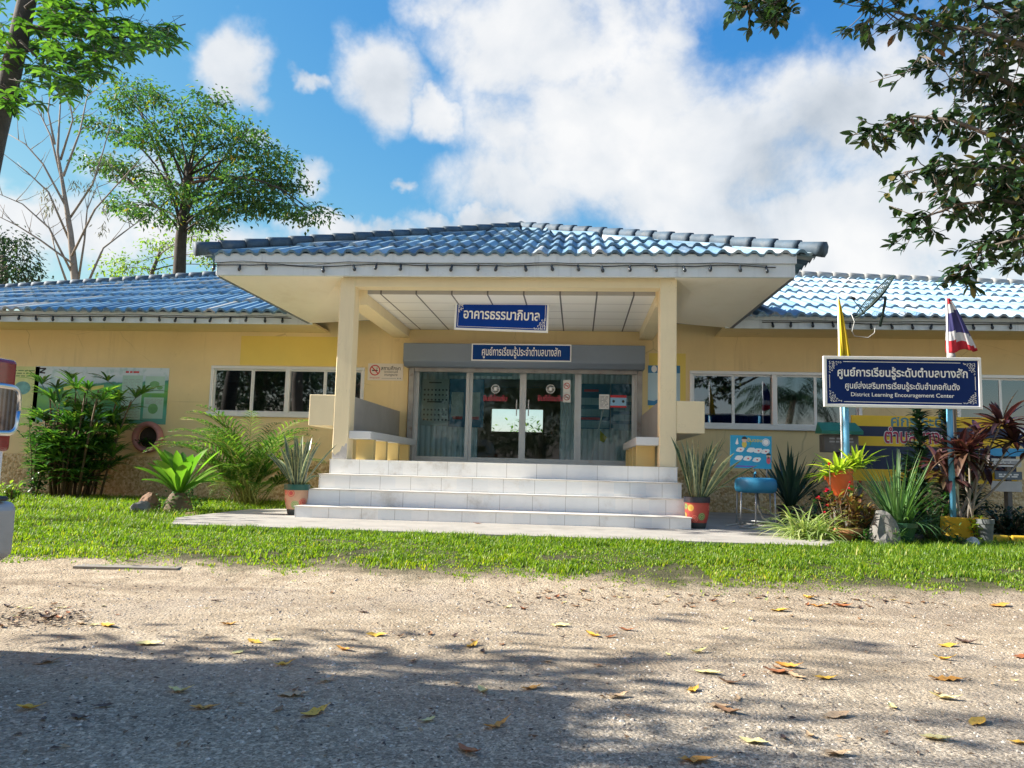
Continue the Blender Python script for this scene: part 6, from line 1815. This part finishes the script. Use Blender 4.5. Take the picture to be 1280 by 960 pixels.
# orange pot with lime rosettes
YO = 9.25
pO = at(1056, 616, YO)
root = potted('rosette_plant', 'lime yellow rosette plant in a leaning orange pot', 'potted plant', (pO.x, YO, pO.z-.02), .15, .26, M_POTO); root.rotation_euler = (R(-8), R(-14), 0)
mb = MB(); fountain(mb, (0, 0, .23), 56, .24, .44, .048, .3, 1.3, .5, 1.3, r, .06); fountain(mb, (.24, .05, .25), 40, .2, .38, .040, .2, 1.3, .5, 1.3, r, .07); fountain(mb, (-.08, -.08, .22), 24, .18, .32, .04, .1, 1.0, .4, 1.0, r, .05); mb.build('leaves', M_LBROM, root)
so = gpx(1056, 640, YO)
o = rock('grey stone block that carries the orange pot', (pO.x, YO+.02, so.z), .19, .18, pO.z-so.z-.02, M_ROCK, 12, name='stone')
# aloe-like swords in a green pot
p0 = gpx(1126, 664, 8.95)
root = potted('aloe_plant', 'tall narrow pale green sword leaves in a green pot beside the grey rock', 'potted plant', p0+Vector((0, 0, .05)), .16, .20, M_POTG)
mb = MB(); fountain(mb, (-.03, 0, .2), 84, .50, .88, .032, .85, 1.5, .0, .5, r, .10, prof=lambda t: max(.04, 1-t**1.5)); fountain(mb, (.10, 0, .18), 34, .35, .6, .018, .2, 1.0, .4, 1.4, r, .05); mb.build('leaves', M_LALOE, root)
# yellow square planter with red cordyline
p0 = gpx(1206, 668, 9.55)
root = thing('square_planter', 'yellow square concrete planter holding tall red cordyline', 'planter', p0, R(42))
mb = MB(); s_ = .19; t_ = .035; hh = .30
mb.box(-s_, s_, -s_, -s_+t_, 0, hh); mb.box(-s_, s_, s_-t_, s_, 0, hh); mb.box(-s_, -s_+t_, -s_+t_, s_-t_, 0, hh); mb.box(s_-t_, s_, -s_+t_, s_-t_, 0, hh); bevel(mb.build('walls', M_PLANT_Y, root), .008, 1)
mb = MB(); mb.box(-s_+t_, s_-t_, -s_+t_, s_-t_, hh-.06, hh-.04); mb.build('soil', M_SOILP, root)
root = thing('cordyline', 'tall red-purple cordyline with bare canes growing out of the yellow planter', 'plant', p0+Vector((0, 0, .26)))
sm = MB(); lm = MB()
for (x, y, d, n, L, eb) in ((1252, 528, 0, 26, .44, .5), (1225, 545, .1, 20, .34, .2), (1210, 560, -.1, 22, .36, .0), (1199, 565, 0, 26, .36, -.1), (1268, 548, .1, 20, .34, .2), (1185, 590, .1, 18, .3, .0), (1232, 580, .15, 16, .3, 0), (1172, 575, .3, 18, .3, .2), (1290, 560, 0, 14, .3, .2)):
    e = at(x, y, 9.55+d)-p0-Vector((0, 0, .26))
    sm.tube(curve_pts(Vector((r.uniform(-.08, .08), r.uniform(-.05, .05), 0)), e, 4, -.02, r, .04), [.014, .013, .012, .011, .010], 6)
    fountain(lm, tuple(e-Vector((0, 0, .05))), int(n*1.3), L*.7, L*1.2, .072, eb-.5, 1.45, .3, 1.3, r, .02, prof=lambda t: (math.sin(PI*(.08+.9*t))**.8) if t < 1 else .02, fold=.3)
sm.build('canes', M_BARKP, root, smooth=True); lm.build('leaves', M_LCORD, root)
# dark whorled columns behind
for (x, y0, y1, Y, lab) in ((1152, 505, 640, 10.6, 'dark whorled dracaena column left of the right sign post'), (1187, 508, 640, 10.9, 'tallest dark whorled dracaena column behind the right sign post'), (1136, 572, 640, 10.8, 'short dark whorled dracaena column in front of the striped board'), (1215, 555, 640, 10.5, 'dark whorled dracaena column behind the cordyline canes')):
    c = gpx(x, 640, Y); top = at(x, y0, Y).z-c.z
    root = thing('dracaena', lab, 'plant', c, group='dark dracaena columns'); sm = MB(); lm = MB()
    sm.tube([(0, 0, 0), (.01, 0, top*.5), (0, .01, top-.05)], [.02, .016, .01], 6)
    z = .12
    while z < top:
        k = 1-.55*(z/top)**3
        for q in range(8): lm.blade((r.gauss(0, .01), r.gauss(0, .01), z), r.uniform(0, 6.28), r.uniform(.3, .9), .29*k*r.uniform(.8, 1.15), .05, r.uniform(.6, 1.3), n=3, fold=.25, prof=lance)
        z += .034
    sm.build('stem', M_STEMB, root, smooth=True); lm.build('leaves', M_LSONG, root)
# low mixed growth in the bed
shrub('yard_hedge', 'leafy bushes in the yard seen through the hall window', Vector((-2.2, 28.6, -.05)), 2.2, .6, 2.75, M_LYOUNG, 110, 1400, .22, .09, low=.05, cat='shrub', stems=24)
shrub('bed_plant', 'low dark leafy plant under the orange pot', gpx(1080, 655, 9.5), .25, .2, .35, M_LVINE, 101, 200, .08, .035, low=.05, cat='plant')
shrub('bed_plant', 'feathery green plant right of the aloe pot', gpx(1165, 662, 9.1), .30, .22, .34, M_LALOE, 102, 380, .09, .014, low=.05, cat='plant')
shrub('bed_plant', 'small lime-leaved plant at the right side of the yellow planter', gpx(1222, 668, 9.25), .12, .1, .36, M_LBROM, 103, 70, .09, .045, low=.4, cat='plant')
shrub('bed_plant', 'low weedy growth around the foot of the croton pot', gpx(1078, 676, 8.75), .22, .12, .17, M_LVINE, 111, 260, .06, .022, low=.05, cat='plant')
shrub('bed_plant', 'grassy tuft between the grey rock and the green pot', gpx(1122, 678, 8.7), .2, .12, .22, M_LALOE, 112, 260, .13, .012, low=.02, cat='plant')
shrub('bed_plant', 'leafy dark plant behind the aloe pot', gpx(1148, 650, 9.7), .32, .22, .48, M_LDARK, 113, 380, .11, .035, low=.05, cat='plant')
shrub('bed_plant', 'green bush filling the gap left of the right sign post', gpx(1172, 648, 9.9), .28, .2, .60, M_LVINE, 114, 380, .10, .032, low=.05, cat='plant')
shrub('bed_plant', 'fine-leaved plant behind the spider plant', gpx(1012, 655, 9.9), .26, .18, .38, M_LVINE, 115, 300, .10, .024, low=.05, cat='plant')
shrub('bed_hedge', 'dark low hedge at the right edge behind the yellow kerb', gpx(1262, 652, 11.0), .75, .35, .45, M_LDARK, 104, 900, .08, .035, low=.05, cat='shrub', stems=20)
shrub('bed_plant', 'dark green bush behind the lime rosette plant', gpx(1035, 640, 10.4), .38, .25, .62, M_LDARK, 105, 420, .11, .035, low=.1, cat='plant')
shrub('bed_plant', 'mounded green weed between the planter and the pale rock', gpx(1188, 676, 9.0), .22, .15, .16, M_LVINE, 106, 240, .06, .022, low=.05, cat='plant')
# dark mesh pot right of the planter
p0 = gpx(1232, 668, 9.2)
root = potted('dark_pot', 'grey weathered pot standing right of the yellow planter', 'pot', p0, .085, .30, paint('grey_weathered_pot', (.12, .13, .13), .8, .3, 8, dirt=(.25, .25, .24), dirt_amt=.6, dscale=6))
# yellow kerb pieces at the right edge
for (x0, x1, lab) in ((1237, 1259, 'shorter yellow kerb piece at the right edge'), (1261, 1310, 'longer yellow kerb piece at the far right edge')):
    a, c = gpx(x0, 660, 9.9), gpx(x1, 660, 9.9)
    mb = MB(); mb.box(0, c.x-a.x, -.05, .05, -.03, .085); o = mb.build('kerb', M_PLANT_Y); o.location = a; bevel(o, .025, 3); tag(o, lab, 'kerb')
# pale rubble in the grass at the right
mb = MB(); rb_ = random.Random(44)
for i in range(420):
    x, y = at(rb_.uniform(1180, 1290), 690, 8.35).x, 8.35+rb_.gauss(0, .12); s = rb_.uniform(.008, .035); n = len(mb.v); zz_ = gz(x, y)
    for (ox, oy, oz) in OCT: mb.v.append((x+ox*s*rb_.uniform(.7, 1.5), y+oy*s*rb_.uniform(.7, 1.3), zz_+max(0, oz)*s+.012))
    for k in range(5): mb.f.append((n+k, n+(k+1) % 5, n+5)); mb.mi.append(0)
struct(mb.build('rubble', paint('pale_rubble', (.50, .49, .46), .9, .3, 9, dirt=(.12, .12, .11), dirt_amt=.7, dscale=6)), 'stuff')
# flush concrete strip in the lawn edge, left
a = gpx(165, 716, 6.35)
mb = MB(); mb.box(-.42, .42, -.14, .12, -.06, .002); o = mb.build('concrete_slab', M_SLAB); o.location = a; o.rotation_euler.z = .12; tag(o, 'flat grey concrete slab sunk in the lawn edge on the left', 'slab')

# ------------------------------------------------------------------ fallen leaves
LC = {'golden': [(.62, .36, .04), (.70, .44, .06)], 'orange': [(.60, .27, .04), (.66, .33, .06)], 'pale yellow': [(.66, .58, .22), (.70, .62, .30)], 'brown': [(.22, .12, .06), (.30, .17, .08)], 'tan': [(.45, .31, .17), (.52, .37, .22)], 'dark brown': [(.08, .05, .035), (.12, .07, .05)], 'russet': [(.32, .11, .04), (.40, .15, .05)]}
LM = {}
for k, (c0, c1x) in LC.items():
    m, g, b = newmat('dry_leaf_'+k.replace(' ', '_')); p = g.pos()
    c = g.ramp(g.noise(p, 40, 4), [(.3, c0), (.7, c1x)]); c = g.mix(g.math('MULTIPLY', g.step(g.noise(p, 90, 3), .6, .7), .6), c, (.10, .05, .02))
    g.put(b.inputs['Base Color'], c); b.inputs['Roughness'].default_value = .55; LM[k] = m
lr = random.Random(77)
def fallen(px, py, L, kind, label, curl, rot, group='fallen leaves on the road', z=None, yaw=None):
    P = atz(px, py, -.25); P.z = gz(P.x, P.y)-.002
    for _ in range(3): P = atz(px, py, P.z); P.z = gz(P.x, P.y)
    if P.y > 8.2 and on_apron(P.x, P.y): P.z = 0
    if z: P.z += z
    curl *= .6; rot += lr.uniform(-.9, .9)
    mb = MB(); n = 8; Wd = L*lr.uniform(.36, .52)
    for i in range(n+1):
        t = i/n; w = Wd*.5*(math.sin(PI*(.03+.95*t))**.8)
        x = (t-.5)*L; zc = curl*L*((t-.5)**2*1.6) + .004; cup = lr.uniform(-.15, .45)+curl*.6
        for k in (-1, -.5, 0, .5, 1):
            mb.v.append((x, w*k*(1-.25*curl*abs(k)), zc+cup*w*(k*k)*.9+lr.uniform(-.001, .001)))
    for i in range(n):
        for k in range(4): q = i*5+k; mb.f.append((q, q+1, q+6, q+5)); mb.mi.append(0)
    mb.tube([(L*.48, 0, curl*L*.37+.004), (L*.62, 0, curl*L*.5+.006)], .0012, 4)
    o = mb.build('fallen_leaf', LM[kind], smooth=True); o.location = P
    o.rotation_euler = (lr.uniform(-.12, .12), lr.uniform(-.1, .1), rot)
    tag(o, label, 'leaf', group); return o
NAMED = [
 (392, 893, .125, 'golden', 'curled golden leaf lying in the truck shadow left of centre', .55, .45), (621, 909, .11, 'orange', 'folded tan-gold leaf lying at the bottom edge of the truck shadow', .75, -.1), (135, 783, .14, 'golden', 'bright golden leaf by the stone heap on the left', .35, .1),
 (186, 806, .13, 'pale yellow', 'olive yellow pointed leaf on sunlit sand left of centre', .3, .15), (354, 832, .09, 'golden', 'small golden leaf standing at the rim of the truck shadow', .8, .7), (604, 865, .11, 'pale yellow', 'pale cream leaf beside a tiny yellow one near the shadow tip', .6, -1.0),
 (590, 808, .10, 'golden', 'dull yellow curled leaf on sunlit sand near the centre', .5, .25), (470, 795, .11, 'golden', 'pale gold leaf with a shadowed end on the sand', .35, -.1), (430, 813, .11, 'orange', 'light orange folded leaf on sunlit sand left of the centre', .6, .2), (408, 852, .10, 'tan', 'tan leaf curled up at the shadow rim', .7, .1),
 (664, 861, .105, 'orange', 'bright orange leaf with a white chip beside it, centre foreground', .3, -.05), (941, 928, .10, 'pale yellow', 'pale yellow leaf at the bottom right of centre', .3, .05), (884, 842, .13, 'pale yellow', 'long pale yellow leaf between brown ones on the right', .25, -.05), (974, 764, .13, 'golden', 'wide yellow leaf just below the lawn edge on the right', .35, -.1),
 (872, 816, .10, 'pale yellow', 'pale yellow folded leaf on the sand right of centre', .9, .2), (1030, 849, .11, 'golden', 'yellow leaf with a pale tip right of the russet pile', .5, -.3), (985, 834, .12, 'orange', 'orange leaf on top of the russet pile', .6, .5), (972, 841, .14, 'russet', 'russet leaf under the orange one in the small pile', .5, .1), (993, 846, .11, 'tan', 'tan leaf at the right of the russet pile', .5, -.4),
 (1182, 850, .16, 'orange', 'long peach-orange leaf with a dark shadow on the right', .25, -.2), (1180, 874, .12, 'pale yellow', 'yellow-green boat-shaped leaf on the right', .7, .35), (1222, 904, .12, 'golden', 'pale gold flat leaf near the right bottom', .2, -.1), (1171, 925, .11, 'pale yellow', 'pale yellow leaf at the bottom right', .4, -.4), (1278, 822, .13, 'russet', 'rust-red leaf at the right edge', .3, 0), (1276, 930, .09, 'golden', 'yellow leaf cut by the right edge at the bottom', .3, .3),
 (700, 783, .12, 'pale yellow', 'light yellow narrow leaf with a dark end, right of centre', .3, -.35), (740, 795, .12, 'golden', 'yellow leaf against a brown one, right of centre', .5, -.2), (762, 797, .09, 'russet', 'russet leaf touching the yellow one right of centre', .4, .2), (783, 788, .11, 'russet', 'brick-red leaf on the sand right of centre', .6, .5),
 (1183, 808, .13, 'golden', 'pale orange leaf with a black shadow on the right', .35, -.1), (1207, 804, .11, 'dark brown', 'black-brown curled leaf beside the pale orange one', .8, .2), (1180, 825, .10, 'golden', 'olive gold upright leaf on the right', .9, 0), (1010, 730, .12, 'golden', 'bright yellow leaf at the edge of the lawn on the right', .6, -.5), (1249, 753, .16, 'orange', 'faded pink-orange leaf near the right edge', .3, 0),
 (1053, 758, .13, 'russet', 'red-brown leaf by a grass tuft on the right', .5, .3), (1022, 758, .10, 'orange', 'orange-tan leaf left of the grass tuft on the right', .5, .4), (770, 872, .11, 'tan', 'tan curled leaf at the head of a dappled shadow', .6, .1), (866, 864, .09, 'golden', 'small gold leaf in the dappled shade', .5, .2), (910, 854, .10, 'brown', 'brown leaf standing in the dappled shade', .7, -.3), (897, 884, .10, 'tan', 'light brown leaf in the dappled shade right of centre', .4, 0),
 (910, 890, .11, 'brown', 'brown leaf with a raised tip in the dappled shade', .6, -.5), (1045, 896, .12, 'tan', 'pinkish tan leaf in the dappled shade on the right', .4, .0), (1045, 944, .10, 'tan', 'tan leaf at the bottom edge right of centre', .5, .3), (870, 953, .12, 'orange', 'orange brown leaf cut by the bottom edge', .4, .9), (585, 941, .11, 'russet', 'russet leaf standing at the bottom near the centre', .6, -.8), (365, 870, .12, 'tan', 'dull tan leaf in the truck shadow', .25, 0), (253, 886, .10, 'orange', 'orange-brown leaf in the truck shadow', .4, .3), (36, 887, .09, 'golden', 'olive gold leaf at the left in the truck shadow', .7, 0), (100, 898, .09, 'dark brown', 'dark leaf in the truck shadow on the left', .4, .2), (225, 865, .10, 'pale yellow', 'whitish crumpled leaf in the truck shadow', .8, .4),
 (60, 774, .13, 'dark brown', 'black-brown curled leaf on the stone heap at the left', .9, .3), (60, 829, .12, 'brown', 'brown pointed leaf at the shadow rim on the left', .4, .2), (285, 781, .09, 'orange', 'small orange leaf on sunlit sand left of centre', .5, 0), (318, 803, .10, 'golden', 'yellow leaf lying flat on sunlit sand left of centre', .2, .1), (343, 801, .09, 'pale yellow', 'lemon yellow leaf on sunlit sand', .3, 0)]
for (x, y, L, k, lab, cu, ro) in NAMED: fallen(x, y, L*1.0, k, lab, cu, ro)
small_lab = {'brown': 'small dry brown leaf scrap on the road', 'tan': 'small tan leaf scrap on the road', 'dark brown': 'small blackened leaf scrap on the road', 'russet': 'small russet leaf scrap on the road', 'pale yellow': 'small straw-coloured leaf scrap on the road'}
for i in range(150):
    k = lr.choice(('brown', 'brown', 'tan', 'dark brown', 'dark brown', 'russet', 'pale yellow'))
    if i < 60: x, y = lr.choice((690, 770, 860, 965, 1010, 1090))+lr.gauss(0, 26), lr.gauss(748, 8)
    elif i < 85: x, y = lr.uniform(0, 110), lr.gauss(772, 9)
    else: x, y = lr.uniform(0, 1280), 735+190*lr.random()**1.8
    y = max(722, y)
    fallen(x, y, lr.uniform(.03, .075), k, small_lab[k], lr.uniform(.2, .9), lr.uniform(0, 6.28), group='leaf scraps scattered on the road')
for (x, y, k, lab) in ((625, 650, 'golden', 'yellow leaf on the concrete at the foot of the steps'), (1010, 672, 'golden', 'golden leaf on the grass by the spider plant'), (596, 660, 'russet', 'russet leaf on the concrete apron'), (940, 700, 'russet', 'reddish dry leaf standing in the lawn right of centre'), (1030, 688, 'pale yellow', 'white-looking dry leaf in the lawn below the croton'), (497, 678, 'pale yellow', 'whitish dry leaf in the lawn below the steps'), (163, 685, 'dark brown', 'dark dry leaf in the lawn on the left')):
    fallen(x, y, .10, k, lab, .4, lr.uniform(-.4, .4), group='leaves by the lawn', z=.0 if y < 665 else .035)
